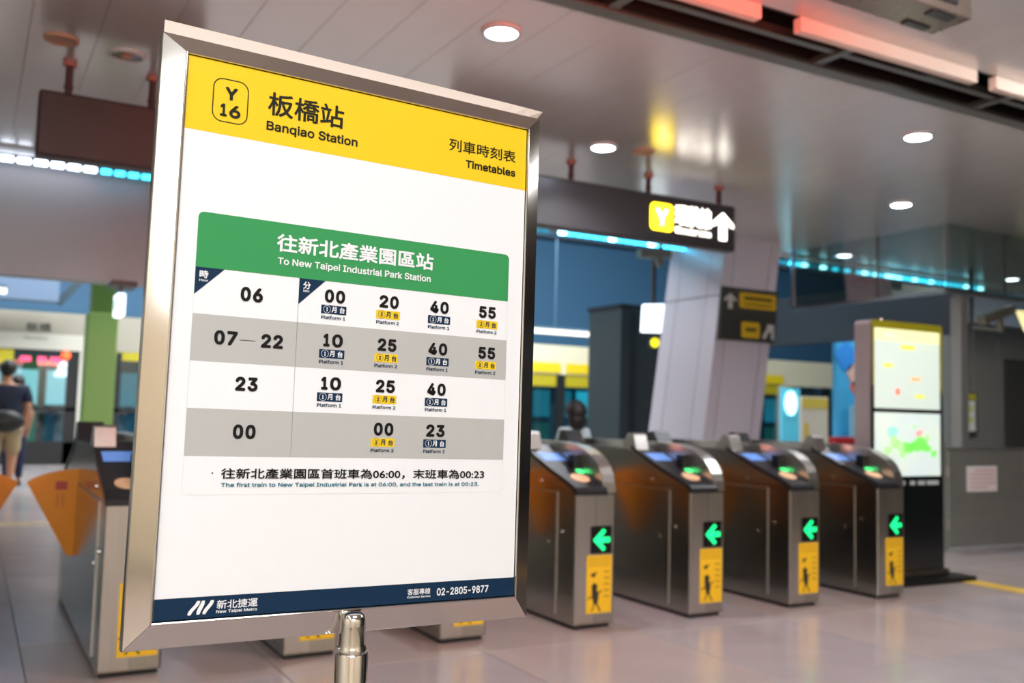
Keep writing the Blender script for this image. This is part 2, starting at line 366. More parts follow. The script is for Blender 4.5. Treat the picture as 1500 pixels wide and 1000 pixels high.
# ------------------------------------------------------------------ ceiling fittings
WARM = (0.93, 0.96, 1.0)
def downlight(x, y, lit, label, power=125, em=32):
    t = empty('downlight', (x, y, 3.05), label, 'ceiling light', 'recessed downlights in the ceiling' if lit else None)
    ring = MB().lathe((x, y, 3.03), [(0.086, 0.02), (0.108, 0.02), (0.108, 0.012), (0.092, 0.002), (0.084, 0.002), (0.084, 0.018)]).build('rim', mat('rim_white', (205, 205, 205), 0.4), t, smooth=True)
    if lit:
        MB().lathe((x, y, 3.03), [(0.0001, 0.0), (0.045, 0.0), (0.082, 0.006), (0.082, 0.016), (0.0001, 0.016)]).build('lens', mat('downlight_lens', (225, 236, 255), 0.4, emit=em), t, smooth=True)
        l = bpy.data.lights.new('downlight_bulb', 'SPOT'); l.energy = power; l.spot_size = math.radians(128); l.spot_blend = 0.7; l.shadow_soft_size = 0.09; l.color = WARM
        o = bpy.data.objects.new('downlight_bulb', l); COL.objects.link(o); o.parent = t; o.location = (0, 0, -0.05)
    else:
        MB().lathe((x, y, 3.03), [(0.0001, 0.012), (0.083, 0.012), (0.083, 0.018), (0.0001, 0.018)]).build('reflector', mat('dark_reflector', (70, 74, 84), 0.15, 0.9), t, smooth=True)
        MB().lathe((x, y, 3.03), [(0.0001, 0.0), (0.03, 0.002), (0.04, 0.012), (0.0001, 0.012)]).build('bulb', mat('orange_bulb', (196, 128, 104), 0.3), t, smooth=True)
downlight(2.32, 4.36, True, 'large lit downlight directly above the right half of the timetable board')
downlight(4.0, 5.86, True, 'lit downlight just beyond the timetable board top right corner')
downlight(5.64, 4.40, True, 'lit downlight between the lamp slot and the glass smoke curtain, nearer the slot')
downlight(7.305, 5.884, True, 'lit downlight above the glass smoke curtain corner, third row')
downlight(9.04, 8.1, True, 'small far downlight seen through the glass smoke curtain')
downlight(12.25, 8.08, True, 'farthest small downlight at the right edge seen through the glass')
downlight(0.672, 5.838, False, 'unlit downlight with an orange bulb left of the timetable board')
for (x, y, r, lab) in ((0.325, 5.785, 0.092, 'flat beige round ceiling speaker left of the unlit downlight'), (4.33, 5.80, 0.085, 'flat brownish round ceiling speaker beside the lit downlight row')):
    t = empty('ceiling_speaker', (x, y, 3.05), lab, 'speaker')
    MB().lathe((x, y, 3.036), [(r, 0.014), (r, 0.004), (r - 0.008, 0.0), (r - 0.014, 0.003), (0.0001, 0.003)]).build('grille', mat('speaker_beige', (190, 146, 118), 0.6, noise=0.1, scale=200), t, smooth=True)

# hanging train display, top right, with red lit faces
td = empty('train_display', (2.5, 2.575, 2.72), 'steel train display box hanging from the ceiling at the top right, glowing red', 'display')
MB().box((1.2, 2.48, 2.72), (3.52, 2.67, 3.0), 0.006).build('housing', mat('display_housing', (122, 112, 104), 0.28, 0.75, noise=0.06), td)
RED = mat('red_led_face', (255, 50, 34), 0.5, emit=24)
for y in (2.474, 2.676):
    f_ = MB().box((1.3, y - 0.004, 2.76), (3.42, y + 0.004, 2.96)).build('screen', BLACK, td)
    for k in range(14):
        a = 1.36 + k * 0.145
        MB().box((a, y - 0.007, 2.80), (a + 0.115, y + 0.007, 2.93)).build('led_block', RED, f_)
MB().box((3.30, 2.50, 2.712), (3.44, 2.54, 2.722)).box((3.30, 2.62, 2.712), (3.44, 2.655, 2.722)).build('bracket', BLACK, td)
for x in (1.5, 2.5, 3.3): MB().cyl((x, 2.575, 3.0), 0.02, 0.049).build('rod', STEEL, td)

# hanging signs
BROWN = mat('sign_stem_brown', (74, 44, 40), 0.5, 0.3); BRICK = mat('stem_flange', (168, 104, 92), 0.5)
def stems(t, xs, y, z):
    for x in xs:
        MB().lathe((x, y, z), [(0.022, 0), (0.022, 0.04), (0.027, 0.045), (0.027, 0.06), (0.022, 0.065), (0.022, 3.03 - z)]).build('stem', BROWN, t, smooth=True)
        MB().lathe((x, y, 3.02), [(0.034, 0), (0.04, 0.006), (0.04, 0.03)]).build('flange', BRICK, t, smooth=True)
hs = empty('direction_sign', (4.2, 6.36, 2.5), 'long dark illuminated direction sign hanging from the ceiling with white arrow and yellow icon', 'sign')
SIGN_D = mat('sign_face_dark', (40, 36, 40), 0.38, 0.0, spec=0.9)
MB().box((3.0, 6.30, 2.49), (5.70, 6.42, 2.89), 0.018).build('housing', SIGN_D, hs)
SW = mat('sign_white_lit', (255, 250, 240), 0.5, emit=3.4); SY = mat('sign_yellow_lit', (255, 224, 30), 0.5, emit=4.2)
def rrect(x0, z0, x1, z1, r, n=5):
    pts = []
    for (cx, cz, a0) in ((x1 - r, z1 - r, 0), (x0 + r, z1 - r, 90), (x0 + r, z0 + r, 180), (x1 - r, z0 + r, 270)):
        for k in range(n + 1):
            a = math.radians(a0 + 90 * k / n); pts.append((cx + r * math.cos(a), cz + r * math.sin(a)))
    return pts
ic = MB().prism(rrect(4.78, 2.585, 5.01, 2.812, 0.04), 1, 6.294, 6.299).build('line_icon', SY, hs)
g = MB(); put_text(g, 'Y', 'L', 4.835, 2.63, 4.955, 0.135, lambda a, b: (a, 6.2925, b), 0.05); g.build('letter', SW, ic)
g = MB(); put_text(g, '環狀線', 'C', 5.035, 2.652, 5.425, 0.175, lambda a, b: (a, 6.297, b), 0.03); g.build('chinese_lettering', SW, hs)
g = MB(); put_text(g, 'Circular Line', 'L', 5.035, 2.585, 5.42, 0.052, lambda a, b: (a, 6.297, b), 0.04); g.build('english_lettering', SW, hs)
def arrow_up(cx, z0, z1, w, y, t=0.005):
    h = z1 - z0; sw = w * 0.17
    pts = [(cx - sw, z0), (cx + sw, z0), (cx + sw, z1 - 0.34 * h), (cx + w * 0.36, z1 - 0.50 * h), (cx + w * 0.5, z1 - 0.52 * h), (cx + w * 0.5, z1 - 0.40 * h), (cx, z1),
           (cx - w * 0.5, z1 - 0.40 * h), (cx - w * 0.5, z1 - 0.52 * h), (cx - w * 0.36, z1 - 0.50 * h), (cx - sw, z1 - 0.34 * h)]
    return MB().prism(pts, 1, y - t, y)
arrow_up(5.553, 2.575, 2.815, 0.24, 6.299).build('arrow', SW, hs)
stems(hs, (3.25, 4.04, 4.80, 5.56), 6.36, 2.888)
ls = empty('hanging_sign', (0.65, 6.16, 2.46), 'blank dark brown sign board hanging left of the timetable board', 'sign')
MB().box((0.245, 6.10, 2.462), (1.15, 6.22, 2.848), 0.015).build('housing', mat('sign_brown', (46, 22, 20), 0.45, 0.1, noise=0.05), ls)
stems(ls, (0.40, 0.866), 6.16, 2.846)

# small exit light on its bracket
ex = empty('exit_sign', (1.06, 8.8, 1.98), 'small lit white exit light hanging beside the green column', 'exit sign')
MB().box((1.02, 8.55, 1.775), (1.085, 8.80, 1.965), 0.012).build('lamp_box', mat('exit_white', (240, 250, 255), 0.5, emit=2.2), ex)
MB().box((1.015, 8.64, 1.83), (1.022, 8.71, 1.91)).build('green_figure', mat('exit_green', (40, 190, 130), 0.5, emit=1.0), ex)
MB().box((1.04, 8.65, 1.965), (1.07, 8.70, 2.03)).box((0.98, 8.6, 2.03), (1.18, 8.94, 2.075)).build('bracket', DARK, ex)

# ------------------------------------------------------------------ ticket gates
W = 0.24; LG = 1.82
SIDEP = [(0.0, 0.66), (0.05, 0.692), (0.30, 0.772), (0.53, 0.868), (1.29, 0.868), (1.52, 0.772), (1.77, 0.692), (1.82, 0.66)]
ORANGE = mat('orange_wing', (226, 138, 14), 0.4, noise=0.06, scale=2)
def make_gate():
    t = empty('ticket_gate', (0, 0, 0)); BASE[t.name] = Vector((0, 0, 0))
    plan = [(0, 0.003), (0.003, 0), (0.115, 0), (0.222, 0.0), (0.236, 0.008), (0.24, 0.025), (0.24, LG - 0.025), (0.236, LG - 0.008), (0.222, LG), (0.115, LG), (0.003, LG), (0, LG - 0.003)]
    b = MB().prism(plan, 2, 0.022, 0.665)
    b.prism(SIDEP, 0, 0.0, 0.165)
    b.build('cabinet', MIRROR, t)
    MB().prism([(0.012, 0.012), (0.228, 0.03), (0.228, LG - 0.03), (0.012, LG - 0.012)], 2, 0.0, 0.022).build('plinth', BLACK, t)
    # rounded fin on the right side
    prof = [(0.004, 0.665), (0.012, 0.715), (0.026, 0.755), (0.05, 0.792), (0.085, 0.825), (0.13, 0.852), (0.19, 0.876), (0.27, 0.893), (0.36, 0.902), (0.47, 0.906)]
    prof = prof + [(LG - a, z) for a, z in prof[::-1]]
    MB().prism(prof, 0, 0.165, 0.24).build('fin', STEEL, t)
    # brushed front plates
    MB().prism([(0.006, -0.002), (0.115, -0.0025), (0.115, 0.0), (0.006, 0.0)], 2, 0.03, 0.655).build('front_plate', STEEL, t)
    MB().prism([(0.117, -0.0025), (0.226, -0.0025), (0.226, 0.0), (0.117, 0.0)], 2, 0.03, 0.655).build('front_plate', STEEL_B, t)  # darker colour stands in for this half's dimmer reflection
    # black sloping console with lip
    con = [(-0.014, 0.655), (-0.014, 0.680), (0.0, 0.694), (0.05, 0.714), (0.30, 0.795), (0.43, 0.842), (0.53, 0.885), (0.53, 0.866), (0.42, 0.818), (0.30, 0.770), (0.05, 0.690), (0.0, 0.655)]
    MB().prism(con, 0, -0.004, 0.178).build('console', BLACK, t)
    con2 = [(LG - a, z) for a, z in con]
    MB().prism(con2, 0, -0.004, 0.178).build('console', BLACK, t)
    # rising display heads at the ends of the consoles
    hd = [(0.475, 0.855), (0.505, 0.945), (0.52, 0.955), (0.565, 0.955), (0.63, 0.866)]
    MB().prism(hd, 0, -0.002, 0.085).build('display_head', STEEL, t)
    MB().prism([(LG - a, z) for a, z in hd], 0, -0.002, 0.12).build('display_head', BLACK, t)
    def slope_z(y):
        if y < 0.30: return 0.714 + (y - 0.05) / 0.25 * 0.081
        return 0.795 + (y - 0.30) / 0.13 * 0.047 if y < 0.43 else 0.842 + (y - 0.43) / 0.10 * 0.043
    def plate(x0, x1, y0, y1, h, name, m):
        return MB().prism([(y0, slope_z(y0) - 0.002), (y0, slope_z(y0) + h), (y1, slope_z(y1) + h), (y1, slope_z(y1) - 0.002)], 0, x0, x1).build(name, m, t)
    plate(0.022, 0.150, 0.335, 0.43, 0.003, 'screen', mat('gate_screen', (92, 136, 206), 0.3, emit=0.5))
    pd = MB(); n = 20
    pts = []
    for i in range(n):
        a = 2 * math.pi * i / n; x = 0.09 + 0.05 * math.cos(a); y = 0.105 + 0.05 * math.sin(a); pts.append((x, y, slope_z(y) + 0.004))
    n_ = len(pts); pd.v = [Vector(p) for p in pts] + [Vector(p) - Vector((0, 0, 0.01)) for p in pts]; pd.f = [list(range(n_))] + [[i, n_ + i, n_ + (i + 1) % n_, (i + 1) % n_] for i in range(n_)]; pd.mi = [0] * (n_ + 1)
    pd.build('card_reader', mat('reader_cream', (226, 190, 150), 0.5), t)
    plate(0.125, 0.160, 0.170, 0.205, 0.006, 'green_light', mat('green_led', (70, 240, 130), 0.5, emit=1.6))
    MB().box((0.118, 0.21, 0.74), (0.165, 0.27, 0.845), 0.004).build('scanner', mat('scanner_black', (6, 6, 8), 0.4), t)
    # side doors with locks
    for (xs, nm) in ((-0.0025, 0), (0.2425, 1)):
        MB().box((xs - 0.0015, 0.175, 0.05), (xs + 0.0015, 1.64, 0.655), 0.0008).build('side_door', MIRROR, t)
        xo = xs - 0.004 if nm == 0 else xs
        MB().box((xs - 0.003, 0.172, 0.655), (xs + 0.003, 1.643, 0.661)).build('door_trim', STEEL, t)
        for yy in (0.170, 1.640): MB().box((xs - 0.003, yy, 0.05), (xs + 0.003, yy + 0.005, 0.661)).build('door_trim', STEEL, t)
        MB().cyl((xo, 0.255, 0.402), 0.012, 0.004, 0, 16).cyl((xo, 0.128, 0.465), 0.010, 0.006, 0, 16).build('lock', CHROME, t)
    MB().cyl((-0.004, 0.34, 0.705), 0.012, 0.005, 0, 16).build('bolt', CHROME, t)
    # arrow light and warning sticker on the front
    MB().box((0.088, -0.006, 0.366), (0.214, -0.002, 0.502), 0.001).build('arrow_display', mat('display_black', (8, 10, 10), 0.25), t)
    cx, cz, q = 0.151, 0.434, 0.05
    ar = [(cx - q, cz), (cx + 0.2 * q, cz + 1.1 * q), (cx + 0.5 * q, cz + 0.85 * q), (cx - 0.05 * q, cz + 0.26 * q), (cx + q, cz + 0.26 * q), (cx + q, cz - 0.26 * q), (cx - 0.05 * q, cz - 0.26 * q), (cx + 0.5 * q, cz - 0.85 * q), (cx + 0.2 * q, cz - 1.1 * q)]
    MB().prism(ar, 1, -0.009, -0.006).build('arrow', mat('arrow_green', (20, 235, 130), 0.5, emit=1.35), t)
    st = MB().box((0.068, -0.0045, 0.076), (0.218, -0.0024, 0.358)).build('sticker', mat('sticker_yellow', (232, 186, 24), 0.5, noise=0.04), t)
    pf = lambda a, b: (a, -0.0049, b)
    def blob(pts): MB().face([pf(a, b) for a, b in pts]).build('printed_shape', mat('print_dark', (44, 42, 30), 0.5), st)
    circ = lambda a, b, r: blob([(a + r * math.cos(2 * math.pi * i / 14), b + r * math.sin(2 * math.pi * i / 14)) for i in range(14)])
    circ(0.108, 0.262, 0.011); blob([(0.092, 0.268), (0.092, 0.258), (0.130, 0.27), (0.130, 0.278)])
    circ(0.115, 0.205, 0.018); blob([(0.098, 0.192), (0.13, 0.192), (0.142, 0.160), (0.134, 0.120), (0.112, 0.120), (0.102, 0.155)])
    blob([(0.072, 0.150), (0.072, 0.144), (0.105, 0.155), (0.105, 0.163)]); blob([(0.135, 0.165), (0.158, 0.182), (0.156, 0.188), (0.132, 0.175)])
    blob([(0.112, 0.122), (0.120, 0.122), (0.104, 0.086), (0.096, 0.086)]); blob([(0.124, 0.122), (0.134, 0.122), (0.156, 0.084), (0.146, 0.084)])
    PB = mat('print_brown', (188, 146, 26), 0.5)
    for k in range(4): z = 0.342 - 0.012 * k; MB().face([pf(0.078, z), pf(0.208, z), pf(0.208, z + 0.005), pf(0.078, z + 0.005)]).build('print_line', PB, st)
    for k in range(5): z = 0.27 - 0.03 * k; MB().face([pf(0.170, z), pf(0.205, z), pf(0.205, z + 0.012), pf(0.170, z + 0.012)]).build('print_line', PB, st)
    # folding wings into the lanes
    yw = 1.085
    wl = [(0.0, 0.32), (-0.03, 0.315), (-0.222, 0.668), (-0.19, 0.688), (-0.148, 0.706), (-0.10, 0.718), (-0.05, 0.727), (0.0, 0.731)]
    for (pts, sx) in ((wl, 0), ([(W - a, z) for a, z in wl], 1)):
        w_ = MB().prism(pts, 1, yw, yw + 0.028).build('wing', ORANGE, t)
        xa = -0.098 if sx == 0 else W + 0.04
        MB().box((xa, yw - 0.002, 0.632), (xa + 0.052, yw, 0.672)).build('warning_print', mat('warning_red', (176, 66, 60), 0.5), w_)
        g = MB().box((xa + 0.006, yw - 0.002, 0.55), (xa + 0.018, yw, 0.615)).box((xa + 0.03, yw - 0.002, 0.55), (xa + 0.042, yw, 0.615)); g.build('small_print', mat('small_print_m', (206, 116, 30), 0.5), w_)
    return t
gate = make_gate()
names = [(-0.237, 'ticket gate mostly outside the left edge, only its orange wing showing'),
         (0.483, 'ticket gate at far left with blue screen and orange wing, beside the timetable board'),
         (1.203, 'ticket gate hidden behind the board left of the chrome pole, its foot showing'),
         (1.923, 'ticket gate hidden behind the board right of the chrome pole, its foot showing'),
         (2.643, 'steel ticket gate directly right of the timetable board with green arrow'),
         (3.363, 'second full steel ticket gate right of the timetable board, green arrow'),
         (4.083, 'third full steel ticket gate right of the board, before the last gate'),
         (4.803, 'last steel ticket gate of the row, beside the digital totem')]
for i, (x, lab) in enumerate(names):
    o = gate if i == 0 else copy_tree(gate)
    o.location = Vector((x, 4.05, 0)) * S; tag(o, lab, 'ticket gate', 'row of ticket gates')

# ------------------------------------------------------------------ digital totem
kt = empty('digital_totem', (5.54, 4.45, 0), 'tall black digital map totem with two lit screens beside the last gate', 'information totem')
sh = rrect(5.165, 0.06, 5.905, 1.735, 0.035)
MB().prism(sh, 1, 4.42, 4.54).build('shell', mat('totem_silver', (176, 164, 168), 0.3, 0.6, noise=0.04), kt)
MB().prism(rrect(5.18, 0.07, 5.892, 1.725, 0.03), 1, 4.412, 4.421).build('bezel', mat('totem_black', (14, 18, 20), 0.15, spec=0.7), kt)
OL = mat('olive_yellow', (136, 132, 16), 0.35)
MB().prism([(5.183, 1.30), (5.2, 1.30), (5.2, 1.684), (5.865, 1.684), (5.865, 1.30), (5.888, 1.25), (5.892, 1.71), (5.875, 1.7345), (5.197, 1.7345), (5.18, 1.71)], 1, 4.409, 4.412).build('yellow_band', OL, kt)
s1 = MB().box((5.205, 4.408, 1.150), (5.858, 4.412, 1.683)).build('screen', mat('map_white', (204, 222, 212), 0.4, emit=0.52), kt)
tg = empty and MB().box((5.205, 4.4065, 1.600), (5.858, 4.408, 1.683)).build('title_band', mat('map_yellowish', (232, 236, 180), 0.4, emit=0.55), s1)
YB = mat('map_yellow', (214, 214, 60), 0.4, emit=0.8)
for (a, b, c, d) in ((5.46, 1.552, 5.60, 1.578), (5.29, 1.425, 5.38, 1.448), (5.60, 1.225, 5.70, 1.247)): MB().box((a, 4.4055, b), (c, 4.407, d)).build('map_label', YB, s1)
for (p, q) in (((5.60, 4.4055, 1.556), (5.84, 4.407, 1.572)), ((5.30, 4.4045, 1.63), (5.41, 4.4065, 1.65)), ((5.30, 4.4045, 1.613), (5.47, 4.4065, 1.62))): MB().box(p, q).build('map_line', mat('map_grey', (196, 208, 190), 0.4, emit=0.75), s1)
MB().box((5.56, 4.4055, 1.34), (5.655, 4.407, 1.365)).build('map_mark', mat('map_orange', (232, 176, 130), 0.4, emit=0.8), s1)
MB().cyl((5.428, 4.4055, 1.263), 0.024, 0.0015, 1).build('map_mark', mat('map_red', (238, 130, 116), 0.4, emit=0.8), s1)
# lower screen: area map with green parks
ml = bpy.data.materials.new('area_map'); ml.use_nodes = True; nt = ml.node_tree; b_ = nt.nodes['Principled BSDF']
tc = nt.nodes.new('ShaderNodeTexCoord'); nz = nt.nodes.new('ShaderNodeTexNoise'); nz.inputs['Scale'].default_value = 9; nz.inputs['Detail'].default_value = 6
nt.links.new(tc.outputs['Object'], nz.inputs['Vector']); rp = nt.nodes.new('ShaderNodeValToRGB'); nt.links.new(nz.outputs[0], rp.inputs[0])
rp.color_ramp.elements[0].position = 0.40; rp.color_ramp.elements[0].color = lin((214, 232, 236)) + (1,)
rp.color_ramp.elements[1].position = 0.66; rp.color_ramp.elements[1].color = lin((226, 240, 232)) + (1,)
e_ = rp.color_ramp.elements.new(0.52); e_.color = lin((214, 236, 222)) + (1,)
nt.links.new(rp.outputs[0], b_.inputs['Emission Color']); nt.links.new(rp.outputs[0], b_.inputs['Base Color']); b_.inputs['Emission Strength'].default_value = 0.45
s2 = MB().box((5.205, 4.408, 0.700), (5.858, 4.412, 1.122)).build('screen', ml, kt)
gm = [mat('park_green', (120, 222, 96), 0.5, emit=0.75), mat('park_pale_green', (170, 226, 150), 0.5, emit=0.75), mat('map_pink', (236, 160, 160), 0.5, emit=0.75), mat('map_teal', (150, 222, 206), 0.5, emit=0.75)]
for (a, z, r, k) in ((5.37, 0.995, 0.05, 3), (5.39, 0.93, 0.045, 1), (5.45, 0.90, 0.05, 1), (5.53, 0.89, 0.055, 0), (5.60, 0.90, 0.05, 0), (5.66, 0.92, 0.055, 0), (5.71, 0.89, 0.045, 0), (5.64, 0.985, 0.035, 2), (5.60, 1.03, 0.02, 1), (5.79, 0.85, 0.03, 0), (5.33, 0.87, 0.04, 1), (5.48, 0.85, 0.04, 1), (5.72, 0.96, 0.03, 1)):
    MB().prism([(a + r * (1 + 0.25 * math.sin(3 * q + a * 40)) * math.cos(q), z + 0.8 * r * (1 + 0.25 * math.cos(2 * q + z * 50)) * math.sin(q)) for q in [2 * math.pi * i / 14 for i in range(14)]], 1, 4.4062 + 0.0002 * k, 4.4082).build('map_patch', gm[k], s2)
g = MB()
for (a, b) in ((5.42, 5.50), (5.55, 5.60), (5.63, 5.70), (5.72, 5.84)): g.box((a, 4.410, 0.640), (b, 4.4125, 0.668))
g.build('caption', mat('caption_grey', (150, 160, 160), 0.5, emit=0.25), kt)
MB().box((5.12, 4.26, 0.0), (6.03, 4.70, 0.035), 0.01).build('base_plate', mat('base_black', (34, 34, 36), 0.3, 0.5), kt)
MB().box((5.165, 4.38, 0.035), (5.905, 4.58, 0.075), 0.006).build('foot', mat('foot_grey', (96, 92, 84), 0.3, 0.8), kt)
MB().cyl((5.98, 4.30, -0.001 + 0.001), 0.02, 0.03).build('levelling_foot', BLACK, kt)
MB().ball((5.34, 4.47, 1.745), 0.018).build('chrome_ball', CHROME, kt, smooth=True)  # small chrome ball added on the top of the shell

# ------------------------------------------------------------------ steel barrier at right
br = empty('steel_barrier', (7.1, 5.33, 0), 'waist high steel panel barrier at right with a white notice', 'barrier')
BS = mat('barrier_steel', (158, 160, 152), 0.38, 0.6, noise=0.12, scale=3, stretch=(1, 1, 3))
for (a, b) in ((7.20, 8.25), (8.27, 9.3), (9.32, 10.35)):
    MB().box((a, 5.335, 0.03), (b, 5.36, 0.845), 0.004).build('panel', BS, br)
for a in (7.14, 8.26, 9.31, 10.36): MB().box((a - 0.02, 5.325, 0.0), (a + 0.02, 5.37, 0.86), 0.004).build('post', BS, br)
MB().box((7.12, 5.32, 0.845), (10.38, 5.375, 0.862), 0.004).build('top_rail', STEEL, br)
for z in (0.18, 0.62): MB().cyl((7.172, 5.328, z), 0.013, 0.08).build('hinge', STEEL, br)
MB().ball((7.14, 5.347, 0.875), 0.02).build('finial', CHROME, br, smooth=True)
nt_ = MB().box((7.43, 5.328, 0.488), (7.828, 5.334, 0.703), 0.001).build('notice', mat('notice_white', (232, 226, 226), 0.5), br)
g = MB()
for k in range(5):
    z = 0.668 - 0.036 * k; a = 7.46 if k else 7.52; b = 7.80 if k < 4 else 7.70
    g.box((a, 5.3265, z - 0.006), (b, 5.328, z + 0.006))
g.build('print_line', mat('notice_red', (216, 160, 158), 0.5), nt_)

# ------------------------------------------------------------------ sign on the leaning pillar
SGN = mat('pillar_sign_dark', (48, 50, 46), 0.45, noise=0.04); SYL = mat('pillar_sign_yellow', (206, 174, 24), 0.5); SWH = mat('pillar_sign_white', (196, 196, 192), 0.5)
ps = empty('pillar_sign', (7.38, 7.96, 1.9), 'dark sign with white arrow and yellow labels mounted on the leaning pillar', 'sign')
MB().prism([(6.968, 1.905), (7.775, 1.905), (7.825, 2.482), (7.02, 2.482)], 1, 7.95, 7.99).build('board', SGN, ps)
arrow_up(7.125, 2.245, 2.415, 0.17, 7.95, 0.003).build('arrow', SWH, ps)
l1 = MB().prism(rrect(7.255, 2.265, 7.79, 2.435, 0.025), 1, 7.946, 7.95).build('yellow_label', SYL, ps)
g = MB()
g.box((7.32, 7.9445, 2.355), (7.73, 7.946, 2.395)).box((7.32, 7.9445, 2.30), (7.73, 7.946, 2.318)); g.build('print_line', mat('label_print', (92, 80, 26), 0.5), l1)
l2 = MB().prism(rrect(7.285, 1.94, 7.55, 2.115, 0.025), 1, 7.946, 7.95).build('yellow_label', SYL, ps)
MB().box((7.34, 7.9445, 2.01), (7.50, 7.946, 2.055)).build('print_line', mat('label_print', (92, 80, 26), 0.5), l2)
MB().prism([(7.60, 1.94), (7.63, 1.94), (7.68, 2.02), (7.72, 2.02), (7.72, 1.94), (7.76, 1.94), (7.76, 2.105), (7.66, 2.105), (7.66, 2.06), (7.60, 1.98)], 1, 7.946, 7.95).build('escalator_icon', SWH, ps)

# lit screen and yellow lamp beside the pillar, dark booth behind
ts = empty('lit_screen', (7.0, 9.2, 2.0), 'bright white lit screen hanging behind the leaning pillar left edge', 'screen')
MB().prism([(6.92, 2.055), (7.28, 2.065), (7.33, 2.42), (6.94, 2.385)], 1, 9.20, 9.28).build('panel', mat('screen_white_lit', (232, 246, 255), 0.5, emit=2.0), ts)
MB().box((6.95, 9.26, 2.08), (7.28, 9.32, 2.36)).box((7.1, 9.28, 2.3), (7.14, 9.32, 3.9)).build('mount', DARK, ts)
yl = empty('signal_lamp', (7.07, 9.2, 1.9), 'small round yellow lamp right below the bright hanging screen', 'lamp')
MB().cyl((7.08, 9.195, 1.935), 0.055, 0.02, 1).build('lens', mat('lamp_yellow', (236, 226, 40), 0.4, emit=1.6), yl)
MB().box((7.02, 9.215, 1.87), (7.14, 9.25, 2.0)).box((7.07, 9.22, 1.98), (7.09, 9.24, 2.056)).build('housing', DARK, yl)
bo = empty('dark_booth', (8.2, 11.2, 0), 'tall charcoal cabinet standing left of the leaning pillar', 'booth')
MB().box((7.86, 11.0, 0), (9.0, 11.8, 2.60), 0.01).build('body', mat('booth_charcoal', (52, 64, 70), 0.45, 0.2, noise=0.08), bo)
MB().box((7.84, 10.985, 2.56), (9.02, 11.82, 2.62)).build('cap', BLACK, bo)
MB().box((8.03, 10.99, 0.3), (8.13, 11.0, 2.5)).build('groove_strip', mat('booth_dark', (30, 38, 44), 0.4), bo)

# ------------------------------------------------------------------ wall camera and small spotlight at right
cc = empty('security_camera', (11.3, 7.6, 2.5), 'grey security camera on a bracket beyond the glass curtain', 'camera')
MB().bar((10.75, 7.5, 2.33), (11.35, 7.5, 2.52), 0.11).build('body', mat('cctv_grey', (132, 128, 112), 0.5), cc)
MB().bar((11.1, 7.5, 2.42), (11.15, 7.5, 2.22), 0.06).bar((11.13, 7.5, 2.24), (11.13, 7.9, 2.30), 0.04).build('bracket', mat('cctv_grey', (132, 128, 112), 0.5), cc)
MB().bar((11.13, 7.9, 2.26), (11.13, 7.9, 3.05), 0.04).build('drop_rod', DARK, cc)
sp = empty('spotlight', (11.55, 7.5, 2.35), 'pale yellow lit floodlight near the security camera', 'lamp')
MB().prism([(11.40, 2.50), (11.60, 2.50), (11.66, 2.30), (11.58, 2.24)], 1, 7.42, 7.48).build('lens', mat('flood_yellow', (250, 240, 170), 0.5, emit=0.95), sp)
MB().bar((11.6, 7.45, 2.48), (11.6, 7.45, 3.05), 0.03).build('rod', DARK, sp)
c2 = empty('ceiling_camera', (6.5, 8.5, 2.9), 'beige camera head under the ceiling left of the leaning pillar', 'camera')
MB().bar((6.30, 8.5, 2.83), (6.72, 8.5, 2.87), 0.09).build('body', mat('camera_beige', (120, 130, 126), 0.5), c2)
MB().bar((6.56, 8.5, 2.82), (6.60, 8.5, 2.72), 0.07).bar((6.6, 8.5, 2.87), (6.6, 8.5, 3.05), 0.03).build('bracket', mat('camera_beige', (120, 130, 126), 0.5), c2)

# poster case on the grey wall
pc = empty('poster_case', (15.2, 10.95, 0.9), 'framed notice with yellow header on the grey wall behind the barrier', 'notice board')
MB().box((14.95, 10.90, 0.85), (15.50, 10.97, 1.62), 0.01).build('case', DARK, pc)
MB().box((15.0, 10.89, 0.95), (15.42, 10.90, 1.48)).build('sheet', mat('sheet_white', (196, 200, 196), 0.5), pc)
MB().box((14.97, 10.885, 1.50), (15.44, 10.90, 1.60)).build('header', mat('sheet_yellow', (170, 160, 40), 0.5), pc)
MB().box((15.06, 10.885, 1.10), (15.34, 10.89, 1.20)).box((15.06, 10.885, 1.28), (15.34, 10.89, 1.40)).build('print_block', mat('sheet_olive', (178, 176, 96), 0.5), pc)

# mural wall
mu = empty('mural', (16.3, 13.0, 0), 'blue wall mural with peach and orange shapes behind the digital totem', 'mural')
MB().box((14.3, 13.0, 0), (18.45, 13.1, 2.62)).build('board', mat('mural_blue', (58, 148, 190), 0.5, noise=0.25, scale=1.2), mu)
def mblob(x, z, rx, rz, col, nm):
    MB().prism([(x + rx * (1 + 0.15 * math.sin(3 * q)) * math.cos(q), z + rz * (1 + 0.12 * math.cos(4 * q)) * math.sin(q)) for q in [2 * math.pi * i / 18 for i in range(18)]], 1, 12.985, 13.0).build('painted_shape', mat(nm, col, 0.5), mu)
mblob(14.95, 1.95, 0.36, 0.30, (186, 152, 138), 'paint_peach'); mblob(14.80, 1.72, 0.14, 0.12, (196, 96, 84), 'paint_red'); mblob(15.25, 1.45, 0.16, 0.2, (206, 132, 44), 'paint_orange')
mblob(17.75, 1.75, 0.55, 0.42, (186, 140, 120), 'paint_peach_b'); mblob(17.4, 2.2, 0.35, 0.2, (70, 150, 214), 'paint_sky'); mblob(17.75, 2.05, 0.2, 0.1, (222, 110, 70), 'paint_coral')
mblob(17.8, 1.0, 0.8, 0.45, (30, 70, 88), 'paint_navy'); mblob(14.55, 2.3, 0.28, 0.25, (38, 120, 190), 'paint_blue')
